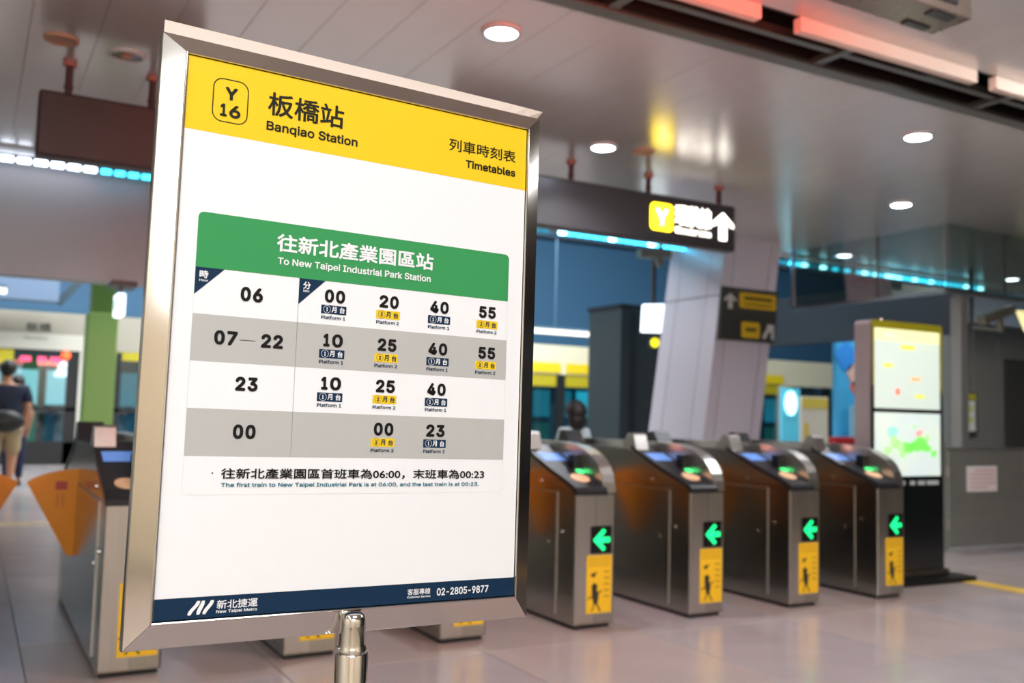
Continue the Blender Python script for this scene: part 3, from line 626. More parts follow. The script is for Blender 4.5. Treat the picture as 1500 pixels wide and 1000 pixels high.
one('partition_panel', MB().box((14.42, 12.7, 0.0), (15.15, 12.75, 1.36), 0.01).box((14.42, 12.66, 0), (14.46, 12.79, 1.36)), mat('pale_blue_panel', (140, 186, 206), 0.5, noise=0.04), (14.8, 12.72, 0),
    'pale blue partition panel standing in front of the mural', 'panel')
bn = empty('red_counter', (13.7, 12.0, 0), 'low red topped counter beyond the third and last ticket gates', 'counter')
MB().box((13.12, 11.95, 0.66), (14.1, 12.2, 0.79), 0.01).build('top', mat('counter_red', (156, 30, 34), 0.4), bn)
MB().box((13.17, 12.0, 0), (14.05, 12.15, 0.66)).build('body', DARK, bn)

# poster stand and lit round sign near the platform doors
pst = empty('poster_stand', (12.65, 12.0, 0), 'small poster stand with yellow header beyond the third ticket gate', 'poster stand')
MB().box((12.35, 12.0, 0.5), (13.0, 12.04, 1.47), 0.01).build('board', mat('stand_white', (198, 192, 176), 0.5), pst)
MB().box((12.37, 11.993, 1.27), (12.98, 12.0, 1.45)).build('header', mat('stand_yellow', (196, 176, 70), 0.5), pst)
MB().box((12.42, 11.993, 0.75), (12.53, 12.0, 1.02)).build('print_block', mat('stand_yellow', (196, 176, 70), 0.5), pst)
MB().box((12.45, 12.0, 0), (12.49, 12.04, 0.5)).box((12.86, 12.0, 0), (12.90, 12.04, 0.5)).box((12.38, 11.85, 0), (12.97, 12.2, 0.03)).build('leg', DARK, pst)
lo = empty('light_box', (13.15, 13.0, 1.0), 'glowing oval light between the leaning pillar and the poster stand', 'lamp')
MB().prism([(13.15 + 0.13 * math.cos(q), 1.37 + 0.22 * math.sin(q)) for q in [2 * math.pi * i / 24 for i in range(24)]], 1, 13.0, 13.05).build('face', mat('oval_lit', (190, 250, 250), 0.5, emit=1.8), lo)
MB().box((12.95, 13.05, 0), (13.4, 13.1, 1.65)).build('panel', mat('oval_panel', (90, 190, 214), 0.4), lo)

# ------------------------------------------------------------------ platform doors and train
ph = empty('platform_door_screen', (6.0, 18.0, 0), 'cream platform screen door wall with station name and yellow bands', 'platform doors')
CR = mat('header_cream', (216, 206, 176), 0.5, noise=0.03, scale=0.6); HG = mat('header_greige', (160, 152, 136), 0.5, noise=0.04, scale=0.6); HW = mat('header_white', (206, 202, 188), 0.5)
MB().box((-3, 18.05, 2.19), (1.75, 18.5, 2.56)).build('header', HG, ph)
MB().box((-3, 18.0, 1.92), (1.72, 18.5, 2.19)).build('header', HW, ph)
MB().box((1.76, 18.05, 1.95), (4.5, 18.5, 2.56)).build('header', HG, ph)
MB().box((4.52, 18.02, 1.93), (13.0, 18.5, 2.57)).build('header', CR, ph)
MB().box((13.02, 18.05, 1.93), (20.5, 18.5, 2.57)).build('header', CR, ph)
g = MB(); put_text(g, '板橋', 'C', 0.755, 2.225, 1.14, 0.15, lambda a, b: (a, 18.045, b), 0.02); g.build('station_name', mat('name_dark', (62, 60, 56), 0.5), ph)
g = MB(); put_text(g, 'Banqiao', 'L', 0.735, 2.085, 1.095, 0.055, lambda a, b: (a, 17.995, b), 0.02); g.build('station_name', mat('name_grey', (150, 146, 136), 0.5), ph)
YEL = mat('band_yellow', (226, 196, 14), 0.5, noise=0.05, scale=1); OLV = mat('band_olive', (176, 160, 20), 0.5, noise=0.1, scale=1)
for (a, b) in ((4.6, 6.9), (7.0, 9.2), (9.3, 11.27), (11.42, 12.58)): MB().box((a, 17.98, 1.965), (b, 18.02, 2.18)).build('yellow_band', YEL, ph)
MB().box((4.6, 18.06, 1.67), (13.0, 18.4, 1.93)).build('olive_band', OLV, ph)
MB().box((1.8, 18.06, 1.80), (4.5, 18.1, 1.95)).build('olive_band', OLV, ph)
for (a, b, z0, z1) in ((15.0, 17.9, 1.96, 2.18),): MB().box((a, 17.98, z0), (b, 18.02, z1)).build('yellow_band', YEL, ph)
MB().box((13.0, 18.06, 1.70), (18.3, 18.4, 1.93)).build('olive_band', OLV, ph)
WM = mat('mullion_white', (196, 192, 180), 0.5); BM = mat('frame_black', (20, 24, 26), 0.4)
for (a, b) in ((1.60, 1.74), (12.50, 12.72), (17.78, 17.98)): MB().box((a, 17.98, 0), (b, 18.1, 1.93)).build('mullion', WM, ph)
for (a, b) in ((-0.6, -0.5), (1.42, 1.60), (2.1, 2.28), (3.9, 4.1), (5.9, 6.1), (7.6, 7.8), (9.4, 9.6), (11.2, 11.42), (12.35, 12.5), (12.72, 12.84), (14.6, 14.8), (16.4, 16.6), (19.4, 19.6)): MB().box((a, 18.03, 0), (b, 18.12, 1.93)).build('door_frame', BM, ph)
MB().box((-3, 18.04, 1.86), (1.6, 18.12, 1.92)).box((-3, 18.03, 0.90), (4.5, 18.12, 0.96)).box((-3, 18.03, 0), (20.5, 18.12, 0.38)).build('door_rail', BM, ph)
PG = glassmat('platform_glass', (190, 226, 232), 0.10)
for (a, b) in ((-3, -0.6), (-0.5, 1.42), (1.74, 2.1), (2.28, 3.9), (4.1, 5.9), (6.1, 7.6), (7.8, 9.4), (9.6, 11.2), (11.42, 12.35), (12.84, 14.6), (14.8, 16.4), (16.6, 17.78), (17.98, 19.4)):
    MB().box((a, 18.07, 0.38), (b, 18.08, 1.86)).build('door_glass', PG, ph)
MB().box((-0.2, 18.0, 1.66), (0.60, 18.03, 1.90)).build('yellow_notice', mat('notice_yellow', (206, 190, 40), 0.5, noise=0.2, scale=8), ph)
RL = mat('led_text_pink', (250, 80, 120), 0.5, emit=1.3)
for (a, b) in ((0.70, 0.86), (0.96, 1.09), (1.15, 1.32)): MB().box((a, 18.02, 1.715), (b, 18.03, 1.80)).build('red_readout', RL, ph)
MB().ball((1.385, 18.0, 1.84), 0.075).build('signal_light', mat('signal_orange', (255, 96, 48), 0.5, emit=1.8), ph, smooth=True)

TR = mat('train_teal', (40, 104, 126), 0.4, noise=0.15, scale=0.5)
tr = empty('train', (8, 19.6, 0), 'teal metro train with lit windows standing behind the platform doors', 'train')
MB().box((-3, 19.4, 0.0), (20.5, 20.5, 2.7), 0.05).build('body', TR, tr)
PANE_W = mat('train_window_white', (226, 242, 244), 0.4, emit=1.15); PANE_T = mat('train_window_teal', (60, 168, 190), 0.4, emit=0.55); PANE_C = mat('train_window_cyan', (80, 214, 240), 0.4, emit=1.0)
x = -2.4; k = 0
while x < 20:
    m_ = PANE_W if x < 2.2 else (PANE_C if k % 3 == 1 else PANE_T)
    MB().box((x, 19.385, 1.0), (x + 0.46, 19.40, 1.62), 0.005).build('window_pane', m_, tr)
    MB().box((x, 19.385, 0.35), (x + 0.46, 19.40, 0.86), 0.005).build('lower_panel', mat('train_panel_green', (70, 156, 142), 0.4, emit=0.15) if k % 2 else mat('train_panel_blue', (96, 150, 176), 0.4), tr)
    if k % 2: MB().box((x + 0.5, 19.38, 0.1), (x + 0.56, 19.40, 2.1)).build('door_edge', BM, tr)
    x += 0.6; k += 1

# long lamps above the platform doors
for (a, b, lab) in ((-1.2, 0.36, 'long white tube lamp above the platform doors at the far left'), (5.6, 7.15, 'long tube lamp above the platform doors hidden behind the board'), (8.0, 10.5, 'long white tube lamp above the yellow platform band')):
    t = empty('tube_lamp', ((a + b) / 2, 15, 2.56), lab, 'lamp', 'tube lamps above the platform')
    MB().box((a, 14.97, 2.515), (b, 15.03, 2.60), 0.012).build('tube', mat('tube_lit', (250, 242, 226), 0.5, emit=1.5), t)
    MB().box((a, 14.95, 2.60), (b, 15.05, 2.64)).box(((a + b) / 2 - 0.008, 14.99, 2.64), ((a + b) / 2 + 0.008, 15.01, 5.4)).build('housing', mat('lamp_housing', (70, 100, 120), 0.5), t)

# ------------------------------------------------------------------ people
def skin_mesh(name, joints, edges, m, parent, base, sub=2):
    me = bpy.data.meshes.new(name); me.from_pydata([tuple((Vector(j[:3]) - Vector(base)) * S) for j in joints], edges, []); me.materials.append(m)
    o = bpy.data.objects.new(name, me); COL.objects.link(o)
    o.modifiers.new('skin', 'SKIN').use_smooth_shade = True
    for i, j in enumerate(joints):
        r = j[3] if isinstance(j[3], tuple) else (j[3], j[3]); me.skin_vertices[0].data[i].radius = (r[0] * S, r[1] * S)
    me.skin_vertices[0].data[0].use_root = True
    sm = o.modifiers.new('sub', 'SUBSURF'); sm.levels = sub; sm.render_levels = sub
    if parent is not None: o.parent = parent
    return o
SKIN = mat('skin', (190, 140, 112), 0.55); HAIR = mat('black_hair', (24, 22, 22), 0.5, noise=0.2, scale=40)
def person(base, h, label, topm, botm, hair_long=False, bag=False, shorts=True, face=1, swing=0.10, bulk=1.0):
    """a standing or walking figure facing +Y times face; h = height in hall units"""
    bx, by, _ = base; k = h / 1.50
    def J(x, y, z, r):
        kb = k * bulk if z < 1.25 and z > 0.3 else k
        return (bx + x * kb, by + face * y * k, z * k, tuple(q * kb for q in r) if isinstance(r, tuple) else r * kb)
    t = empty('person', base, label, 'person')
    js = [J(0, 0, 0.80, 0.10), J(0, 0, 0.98, 0.085), J(0, 0.0, 1.14, (0.105, 0.075)), J(0, 0, 1.24, 0.05), J(0, 0.01, 1.29, 0.042), J(0, 0.02, 1.40, (0.072, 0.085)), J(0, 0.02, 1.46, 0.055),
          J(0.15, 0, 1.20, 0.045), J(0.19, 0.0, 0.98, 0.036), J(0.17, 0.08, 0.80, 0.027), J(0.16, 0.13, 0.72, 0.022),
          J(-0.15, 0, 1.20, 0.045), J(-0.19, 0.0, 0.98, 0.036), J(-0.18, 0.06, 0.78, 0.027), J(-0.17, 0.09, 0.70, 0.022),
          J(0.075, 0, 0.74, 0.078), J(0.08, swing * 0.6, 0.42, 0.050), J(0.08, swing * 0.2, 0.08, 0.032), J(0.085, swing * 0.2 + 0.10, 0.03, 0.030),
          J(-0.075, 0, 0.74, 0.078), J(-0.08, -swing * 0.2, 0.42, 0.050), J(-0.08, -swing, 0.09, 0.032), J(-0.085, -swing + 0.10, 0.03, 0.030)]
    es = [(0, 1), (1, 2), (2, 3), (3, 4), (4, 5), (5, 6), (2, 7), (7, 8), (8, 9), (9, 10), (2, 11), (11, 12), (12, 13), (13, 14), (0, 15), (15, 16), (16, 17), (17, 18), (0, 19), (19, 20), (20, 21), (21, 22)]
    # fingers and thumbs rooted in the palms
    for (w, sx) in ((10, 1), (14, -1)):
        px_, py_, pz_ = [js[w][i] for i in range(3)]
        for q, (dx, L) in enumerate(((-0.018, 0.05), (-0.006, 0.06), (0.006, 0.055), (0.018, 0.045))):
            n = len(js); js.append((px_ + dx * k * 0.6, py_ + face * dx * k, pz_ - 0.025 * k, 0.008 * k)); js.append((px_ + dx * k * 0.6, py_ + face * (dx + 0.02) * k, pz_ - (0.025 + L) * k, 0.006 * k)); es += [(w, n), (n, n + 1)]
        n = len(js); js.append((px_ - sx * 0.03 * k, py_ + face * 0.02 * k, pz_ - 0.03 * k, 0.009 * k)); es.append((w, n))
    skin_mesh('body', js, es, SKIN, t, base)
    sh_ = [J(0, 0, 0.80, (0.125, 0.10)), J(0, 0, 0.98, (0.115, 0.09)), J(0, 0, 1.14, (0.125, 0.09)), J(0, 0, 1.225, (0.075, 0.06)), J(0.155, 0, 1.185, 0.058), J(0.19, 0, 1.02, 0.054), J(-0.155, 0, 1.185, 0.058), J(-0.19, 0, 1.02, 0.054)]
    skin_mesh('shirt', sh_, [(0, 1), (1, 2), (2, 3), (2, 4), (4, 5), (2, 6), (6, 7)], topm, t, base)
    lg = 0.42 if shorts else 0.09
    tr_ = [J(0, 0, 0.79, (0.12, 0.095)), J(0.075, 0, 0.70, 0.088), J(0.08, swing * (0.55 if shorts else 0.2), lg, 0.072 if shorts else 0.048), J(-0.075, 0, 0.70, 0.088), J(-0.08, -swing * (0.2 if shorts else 1.0), lg, 0.072 if shorts else 0.048)]
    ed = [(0, 1), (1, 2), (0, 3), (3, 4)]
    skin_mesh('trousers', tr_, ed, botm, t, base)
    hc = J(0, -0.012, 1.425, 0)
    hb = MB(); hb.ball(hc[:3], (0.118 if hair_long else 0.10) * k, (0.9, 1.05, 0.98))
    if hair_long: hb.ball((hc[0], hc[1] - face * 0.035 * k, hc[2] - 0.02 * k), 0.125 * k, (0.92, 0.95, 1.0)).ball((hc[0], hc[1] - face * 0.045 * k, hc[2] - 0.10 * k), 0.12 * k, (0.9, 0.8, 1.15))
    hb.build('hair', HAIR, t, smooth=True)
    fc = J(0, 0.105, 1.40, 0)
    ng = MB().ball((fc[0], fc[1], fc[2] - 0.01 * k), 0.014 * k, (0.8, 1, 1.4)); ng.build('nose', SKIN, t, smooth=True)
    MB().ball((fc[0] - 0.028 * k, fc[1] - face * 0.012 * k, fc[2] + 0.015 * k), 0.009 * k).ball((fc[0] + 0.028 * k, fc[1] - face * 0.012 * k, fc[2] + 0.015 * k), 0.009 * k).build('eyes', BLACK, t, smooth=True)
    MB().ball((hc[0] - 0.085 * k, hc[1] + face * 0.02 * k, hc[2] - 0.03 * k), 0.016 * k, (0.5, 1, 1.5)).ball((hc[0] + 0.085 * k, hc[1] + face * 0.02 * k, hc[2] - 0.03 * k), 0.016 * k, (0.5, 1, 1.5)).build('ears', SKIN, t, smooth=True)
    SHOE = mat('dark_shoe', (30, 28, 28), 0.5)
    for (sx, yy) in ((0.085, swing * 0.2 + 0.06), (-0.085, -swing + 0.06)):
        s_ = J(sx, yy, 0.035, 0); MB().ball(s_[:3], 0.05 * k, (0.85, 1.9, 0.7)).build('shoe', SHOE, t, smooth=True)
    return t
NAVY = mat('navy_cloth', (26, 34, 58), 0.8, noise=0.1, scale=30); KHAKI = mat('khaki_cloth', (170, 150, 118), 0.8, noise=0.1, scale=30)
person((0.37, 12.5, 0), 1.50, 'person seen from behind in navy shirt and khaki shorts near the left edge', NAVY, KHAKI, bulk=1.22)
bgb = empty('shoulder_bag', (0.36, 12.38, 0.75), 'black shoulder bag on the hip of the person in khaki shorts', 'bag')
MB().ball((0.36, 12.27, 0.82), 0.17, (1.2, 0.45, 0.75)).build('bag_body', mat('bag_black', (26, 28, 28), 0.45, noise=0.1, scale=20), bgb, smooth=True)
MB().bar((0.22, 12.32, 0.84), (0.46, 12.37, 1.22), 0.03, 0.012).build('strap', BLACK, bgb)
person((0.52, 13.6, 0), 1.36, 'person in dark clothes and long navy trousers partly behind the one in khaki shorts', mat('dark_cloth', (34, 36, 42), 0.8), mat('navy_trousers', (22, 28, 62), 0.8), shorts=False, swing=0.06)
person((4.50, 6.95, 0), 1.155, 'person with long black hair and pale top seen from behind just beyond the ticket gates', mat('pale_cloth', (190, 214, 220), 0.8), NAVY, hair_long=True, shorts=False, swing=0.04)

# ------------------------------------------------------------------ the timetable board (own metric frame, real size)
a_, le, ro = 0.0451, -0.0139, -0.0135
e0 = Vector((math.cos(a_), math.sin(a_), 0)); nn = Vector((math.sin(a_), -math.cos(a_), 0)); up0 = Vector((0, 0, 1)); up2 = up0 * math.cos(le) + nn * math.sin(le)
EU = e0 * math.cos(ro) + up2 * math.sin(ro); EV = up2 * math.cos(ro) - e0 * math.sin(ro); EN = EU.cross(EV)   # EN points to the viewer
PO = Vector((0.2487, 1.4843, 0.7363 + 0.15))
TB = PO + EU * 0.305; tb0 = Vector((TB.x, TB.y, 0))
stand = bpy.data.objects.new('timetable_stand', None); COL.objects.link(stand); stand.location = tb0; BASE[stand.name] = tb0
tag(stand, 'freestanding steel framed timetable board on a chrome pole in the foreground', 'sign stand')
def pl(u, v, n=0.0): return PO + EU * u + EV * v + EN * n - tb0
MP = Matrix(((EU.x, EV.x, EN.x, 0), (EU.y, EV.y, EN.y, 0), (EU.z, EV.z, EN.z, 0), (0, 0, 0, 1)))
MP.translation = PO - tb0
u1, v0, v1 = 0.6085, 0.0035, 0.8435
# four mitred rails: raised rounded inner lip, face falling back towards the outer edge
OU0, OU1, OV0, OV1 = -0.0385, 0.6445, -0.0385, 0.8755
def rail(c0, c1, d0, d1, name='rail', m=FRAME):
    """c0,c1 inner corners; d0,d1 outer corners (u, v)"""
    prof = [(0.0, -0.001), (0.0, 0.0045), (0.02, 0.0062), (0.05, 0.0070), (0.085, 0.0062), (0.11, 0.0050), (0.965, -0.0075), (1.0, -0.010), (1.0, -0.024), (0.0, -0.024)]
    mb = MB(); n = len(prof); vs = []
    for (i, o) in ((c0, d0), (c1, d1)):
        for t, z in prof: vs.append(Vector((i[0] + (o[0] - i[0]) * t, i[1] + (o[1] - i[1]) * t, z)))
    mb.v = vs
    for k in range(n): j = (k + 1) % n; mb.f.append([k, j, n + j, n + k]); mb.mi.append(0)
    mb.f.append(list(range(n))); mb.f.append([n + k for k in range(n)][::-1]); mb.mi += [0, 0]
    o_ = mb.build(name, m, stand, M=MP)
    bm = bmesh.new(); bm.from_mesh(o_.data); bmesh.ops.recalc_face_normals(bm, faces=bm.faces); bm.to_mesh(o_.data); bm.free(); return o_
ci = [(-0.0012, v0 - 0.0012), (u1 + 0.0012, v0 - 0.0012), (u1 + 0.0012, v1 + 0.0012), (-0.0012, v1 + 0.0012)]; co = [(OU0, OV0), (OU1, OV0), (OU1, OV1), (OU0, OV1)]
gp = 0.0004
for k in range(4):
    a, b = ci[k], ci[(k + 1) % 4]; c, d = co[k], co[(k + 1) % 4]
    du = Vector((b[0] - a[0], b[1] - a[1])).normalized() * gp
    rail((a[0] + du.x, a[1] + du.y), (b[0] - du.x, b[1] - du.y), (c[0] + du.x, c[1] + du.y), (d[0] - du.x, d[1] - du.y))
MB().box((OU0 + 0.002, OV0 + 0.002, -0.026), (OU1 - 0.002, OV1 - 0.002, -0.0135)).build('back_panel', DARK, stand, M=MP)
MB().box((0.0, v0, -0.004), (u1, v1, 0.001)).build('gasket', BLACK, stand, M=MP)
# cream cardboard sheet sticking out above the frame
g = MB(); N_ = 24
vs = []
for i in range(N_ + 1):
    u = -0.034 + i / N_ * 0.676; cur = max(0, (i / N_ - 0.86) / 0.14)
    top = 0.8985 - 0.003 * i / N_ - 0.006 * cur ** 2; n_ = -0.020 + 0.012 * cur ** 2
    vs += [Vector((u, 0.83, -0.0215)), Vector((u, 0.8755, -0.0215)), Vector((u + 0.008 * cur, top, n_))]
nv = len(vs); g.v = vs + [v + Vector((0, 0, -0.0012)) for v in vs]
for i in range(N_):
    for j in range(2):
        q = [3 * i + j, 3 * (i + 1) + j, 3 * (i + 1) + j + 1, 3 * i + j + 1]; g.f += [q, [nv + t for t in q[::-1]]]; g.mi += [0, 0]
    q = [3 * i + 2, 3 * (i + 1) + 2]; g.f.append([q[0], q[1], nv + q[1], nv + q[0]]); g.mi.append(0)
tag(g.build('cardboard_sheet', mat('cream_card', (214, 200, 192), 0.7, noise=0.03, scale=20), stand, M=MP), 'cream card strip sticking up behind the frame')
# pole with domed socket, standing on a round base
pu, pvtop = 0.3045, -0.002
pt = PO + EU * pu + EV * pvtop + EN * 0.009
px0, py0 = pt.x - tb0.x, pt.y - tb0.y
def lathe_b(name, prof, m):
    return MB().lathe((px0, py0, 0), prof, 48).build(name, m, stand, M=Matrix.Identity(4), smooth=True)
zt = pt.z
lathe_b('pole', [(0.0262, 0.02), (0.0262, zt - 0.066), (0.0254, zt - 0.064), (0.0215, zt - 0.063)], CHROME)
lathe_b('socket', [(0.0235, zt - 0.064), (0.0242, zt - 0.060), (0.0225, zt - 0.055), (0.0215, zt - 0.050), (0.0208, zt - 0.022), (0.0200, zt - 0.012), (0.0180, zt - 0.005), (0.014, zt - 0.0015), (0.006, zt)], CHROME)
MB().box((px0 - 0.024, py0 - 0.006, zt - 0.0635), (px0 - 0.0195, py0 + 0.010, zt - 0.054), 0.001).build('clip', CHROME, stand, M=Matrix.Identity(4))
lathe_b('base', [(0.19, 0.0), (0.19, 0.008), (0.17, 0.016), (0.05, 0.024), (0.03, 0.03)], CHROME)
# printed sheet
def ink(name, rgb, rough, spec):
    """printed paper: real paper and ink return about three quarters of the light"""
    l = [a * k for a, k in zip(lin(rgb), (0.75, 0.765, 0.80))]
    m = mat(name, rgb, rough, spec=spec, noise=0.004, scale=30)
    for nd in m.node_tree.nodes:
        if nd.type == 'MIX':
            nd.inputs[6].default_value = tuple(v * 0.996 for v in l) + (1,); nd.inputs[7].default_value = tuple(v * 1.004 for v in l) + (1,)
    return m
WHITE = ink('print_white', (255, 255, 255), 0.6, spec=0.2); YPR = ink('print_yellow', (255, 214, 34), 0.6, spec=0.2); GPR = ink('print_green', (61, 160, 92), 0.6, spec=0.2)
NPR = ink('print_navy', (11, 48, 78), 0.6, spec=0.2); GRY = ink('print_grey', (198, 197, 192), 0.6, spec=0.2); INK = ink('print_ink', (34, 32, 20), 0.6, spec=0.2)
BLK = ink('print_black', (20, 18, 18), 0.6, spec=0.2); TEAL = ink('print_teal', (22, 122, 142), 0.6, spec=0.2); OUTL = ink('print_outline', (238, 236, 232), 0.6, spec=0.2); LINE = ink('print_line_grey', (128, 128, 128), 0.6, spec=0.2)
CM = dict(ink=INK, black=BLK, white=WHITE, teal=TEAL, navy=NPR)
poster = MB().box((0.0, v0, 0.001), (u1, v1, 0.0025)).build('poster', WHITE, stand, M=MP)
def flat(poly, n, name, m):
    g = MB(); g.face([(a, b, n) for a, b in poly]); return g.build(name, m, poster, M=MP)
def quad(x0, y0, x1, y1): return [(x0, y0), (x1, y0), (x1, y1), (x0, y1)]
L1, L2, L3 = 0.0028, 0.0031, 0.0034
flat(quad(0, 0.7305, u1, v1), L1, 'yellow_header', YPR)
flat(quad(0, v0, u1, 0.0345), L1, 'navy_footer', NPR)
# card outline and header
oc = rrect(0.0284, 0.1826, 0.5788, 0.6068, 0.0085); ic_ = rrect(0.0290, 0.1832, 0.5782, 0.6062, 0.008)
g = MB(); n = len(oc); g.v = [Vector((a, b, L1)) for a, b in oc] + [Vector((a, b, L1)) for a, b in ic_]
for k in range(n): j = (k + 1) % n; g.f.append([k, j, n + j, n + k]); g.mi.append(0)
g.build('card_outline', OUTL, poster, M=MP)
hp = [p for p in rrect(0.0284, 0.50, 0.5788, 0.6068, 0.0085) if p[1] > 0.55]; hp = [(0.5788, 0.5223)] + hp + [(0.0284, 0.5223)]
flat(hp, L1 + 0.0001, 'green_header', GPR)
flat(quad(0.0287, 0.3812, 0.5787, 0.4519), L1, 'grey_row', GRY); flat(quad(0.0287, 0.2400, 0.5787, 0.3106), L1, 'grey_row', GRY)
flat([(0.0286, 0.5223), (0.0287, 0.4806), (0.0721, 0.5223)], L2, 'navy_corner', NPR); flat([(0.1904, 0.5223), (0.1905, 0.4805), (0.2339, 0.5223)], L2, 'navy_corner', NPR)
flat(quad(0.1903, 0.2401, 0.1908, 0.5223), L2, 'divider', LINE)
# station badge
g = MB(); oc = rrect(0.0383, 0.7500, 0.0935, 0.8190, 0.0155, 8); ic_ = rrect(0.0400, 0.7517, 0.0918, 0.8173, 0.0138, 8); n = len(oc)
g.v = [Vector((a, b, L2)) for a, b in oc] + [Vector((a, b, L2)) for a, b in ic_]
for k in range(n): j = (k + 1) % n; g.f.append([k, j, n + j, n + k]); g.mi.append(0)
g.build('badge_outline', INK, poster, M=MP)
TXT = [
    ('Y', 0.0570, 0.7860, 0.0762, 0.0204, 'L', 'ink', .08), ('16', 0.0507, 0.7590, 0.0822, 0.0203, 'L', 'ink', .08),
    ('板橋站', 0.1246, 0.7758, 0.2518, 0.0379, 'C', 'ink', .018), ('Banqiao Station', 0.1238, 0.7512, 0.2776, 0.0147, 'L', 'ink', .05),
    ('列車時刻表', 0.4484, 0.7771, 0.5858, 0.0222, 'C', 'ink', .01), ('Timetables', 0.4825, 0.7518, 0.5861, 0.0140, 'L', 'black', .055),
    ('往新北產業園區站', 0.1507, 0.5604, 0.4264, 0.0288, 'C', 'white', .028), ('To New Taipei Industrial Park Station', 0.1534, 0.5404, 0.4223, 0.0109, 'L', 'white', .045),
    ('時', 0.0349, 0.5057, 0.0480, 0.0121, 'C', 'white', .028), ('Hour', 0.0351, 0.5008, 0.0483, 0.0036, 'L', 'white', .04),
    ('分', 0.1968, 0.5056, 0.2095, 0.0120, 'C', 'white', .028), ('Min', 0.1976, 0.5008, 0.2073, 0.0036, 'L', 'white', .04),
    ('06', 0.0984, 0.4769, 0.1333, 0.0222, 'L', 'black', .10), ('07', 0.0622, 0.4075, 0.0975, 0.0216, 'L', 'black', .10), ('22', 0.1342, 0.4073, 0.1689, 0.0214, 'L', 'black', .10),
    ('23', 0.0981, 0.3392, 0.1326, 0.0215, 'L', 'black', .10), ('00', 0.0985, 0.2665, 0.1334, 0.0217, 'L', 'black', .10),
    ('往新北產業園區首班車為06:00，末班車為00:23', 0.0844, 0.2060, 0.5409, 0.0163, 'C', 'black', .022),
    ('The first train to New Taipei Industrial Park is at 06:00, and the last train is at 00:23.', 0.0851, 0.1943, 0.5309, 0.0062, 'L', 'teal', .05),
    ('新北捷運', 0.0895, 0.0151, 0.1508, 0.0129, 'C', 'white', .014), ('New Taipei Metro', 0.0889, 0.0092, 0.1505, 0.0044, 'L', 'white', .045),
    ('客服專線', 0.4016, 0.0158, 0.4439, 0.0101, 'C', 'white', .012), ('Customer Service', 0.4013, 0.0108, 0.4442, 0.0034, 'L', 'white', .045),
    ('02-2805-9877', 0.4561, 0.0120, 0.5565, 0.0121, 'L', 'white', .045)]
for (s_, x0, yb, x1, h_, md, cm, bd) in TXT:
    g = MB()
    if len(s_) == 2 and s_.isdigit(): put_figures(g, s_, x0, yb, x1, h_, lambda a, b: (a, b, L3), bd * 0.85)
    else: put_text(g, s_, md, x0, yb, x1, h_, lambda a, b: (a, b, L3), bd)
    g.build('lettering', CM[cm], poster, M=MP)
flat(quad(0.1005, 0.4163, 0.1253, 0.4171), L3, 'dash', BLK)
flat([(0.0714 + 0.0012 * math.cos(q), 0.2150 + 0.0012 * math.sin(q)) for q in [2 * math.pi * i / 12 for i in range(12)]], L3, 'dot', BLK)
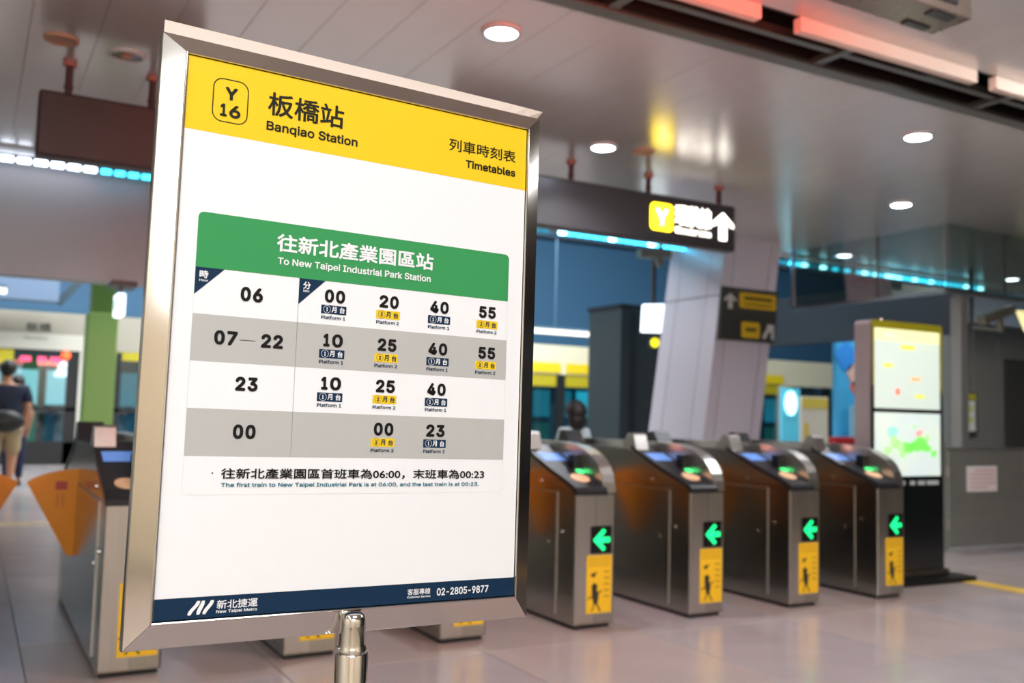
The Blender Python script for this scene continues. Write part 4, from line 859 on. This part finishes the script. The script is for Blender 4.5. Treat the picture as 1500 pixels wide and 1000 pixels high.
for (x0, x1, yb, s_, pf_) in [(0.2338, 0.2684, 0.4880, '00', 1), (0.3293, 0.3643, 0.4884, '20', 2), (0.4236, 0.4593, 0.4883, '40', 1), (0.5200, 0.5543, 0.4881, '55', 2),
        (0.2348, 0.2681, 0.4165, '10', 1), (0.3294, 0.3634, 0.4162, '25', 2), (0.4231, 0.4594, 0.4162, '40', 1), (0.5212, 0.5557, 0.4160, '55', 2),
        (0.2347, 0.2684, 0.3473, '10', 1), (0.3293, 0.3636, 0.3476, '25', 2), (0.4238, 0.4591, 0.3471, '40', 1), (0.3289, 0.3640, 0.2770, '00', 2), (0.4247, 0.4599, 0.2769, '23', 1)]:
    g = MB(); put_figures(g, s_, x0, yb, x1, 0.0209, lambda a, b: (a, b, L3), .085); g.build('minute_figure', BLK, poster, M=MP)
    tx = {0.2: 0.2288, 0.3: 0.3244, 0.4: 0.4201, 0.5: 0.5154}[round(int(x0 * 10) / 10, 1)]; ty = yb - 0.0184
    flat(rrect(tx, ty, tx + 0.0430, ty + 0.0140, 0.0008, 2), L2, 'platform_tag', NPR if pf_ == 1 else YPR)
    cm = WHITE if pf_ == 1 else NPR
    g = MB(); cx_, cy_ = tx + 0.0098, ty + 0.0070
    oc = [(cx_ + 0.0062 * math.cos(q), cy_ + 0.0062 * math.sin(q)) for q in [2 * math.pi * i / 24 for i in range(24)]]; icc = [(cx_ + 0.0057 * math.cos(q), cy_ + 0.0057 * math.sin(q)) for q in [2 * math.pi * i / 24 for i in range(24)]]
    g.v = [Vector((a, b, L3)) for a, b in oc + icc]
    for k in range(24): j = (k + 1) % 24; g.f.append([k, j, 24 + j, 24 + k]); g.mi.append(0)
    put_text(g, str(pf_), 'L', cx_ - (0.0012 if pf_ == 1 else 0.0020), cy_ - 0.0032, cx_ + (0.0012 if pf_ == 1 else 0.0020), 0.0066, lambda a, b: (a, b, L3), .08)
    put_text(g, '月', 'C', tx + 0.0175, ty + 0.0026, tx + 0.0258, 0.0096, lambda a, b: (a, b, L3), .03)
    put_text(g, '台', 'C', tx + 0.0312, ty + 0.0022, tx + 0.0400, 0.0098, lambda a, b: (a, b, L3), .03)
    g.build('tag_lettering', cm, poster, M=MP)
    g = MB(); put_text(g, 'Platform %d' % pf_, 'L', tx + 0.0004, ty - 0.0087, tx + 0.0415, 0.0055, lambda a, b: (a, b, L3), .045); g.build('platform_lettering', NPR, poster, M=MP)
# metro emblem: three slanted strokes
def stroke(x0, x1, y0, y1, w, top=True, bot=True):
    pts = []; n = 10
    for k in range(n + 1):
        t = k / n; s_ = t * t * (3 - 2 * t); pts.append((x0 + (x1 - x0) * s_, y0 + (y1 - y0) * t))
    left = [(a - w * 0.5 * (math.sin(math.pi * min(1, max(0, 0.12 + 0.76 * i / n))) ** 0.45), b) for i, (a, b) in enumerate(pts)]
    right = [(a + w * 0.5 * (math.sin(math.pi * min(1, max(0, 0.12 + 0.76 * i / n))) ** 0.45), b) for i, (a, b) in enumerate(pts)]
    flat(left + right[::-1], L3, 'emblem_stroke', WHITE)
stroke(0.0500, 0.0625, 0.0088, 0.0288, 0.0068); stroke(0.0628, 0.0694, 0.0092, 0.0288, 0.0066); stroke(0.0715, 0.0825, 0.0092, 0.0288, 0.0068)
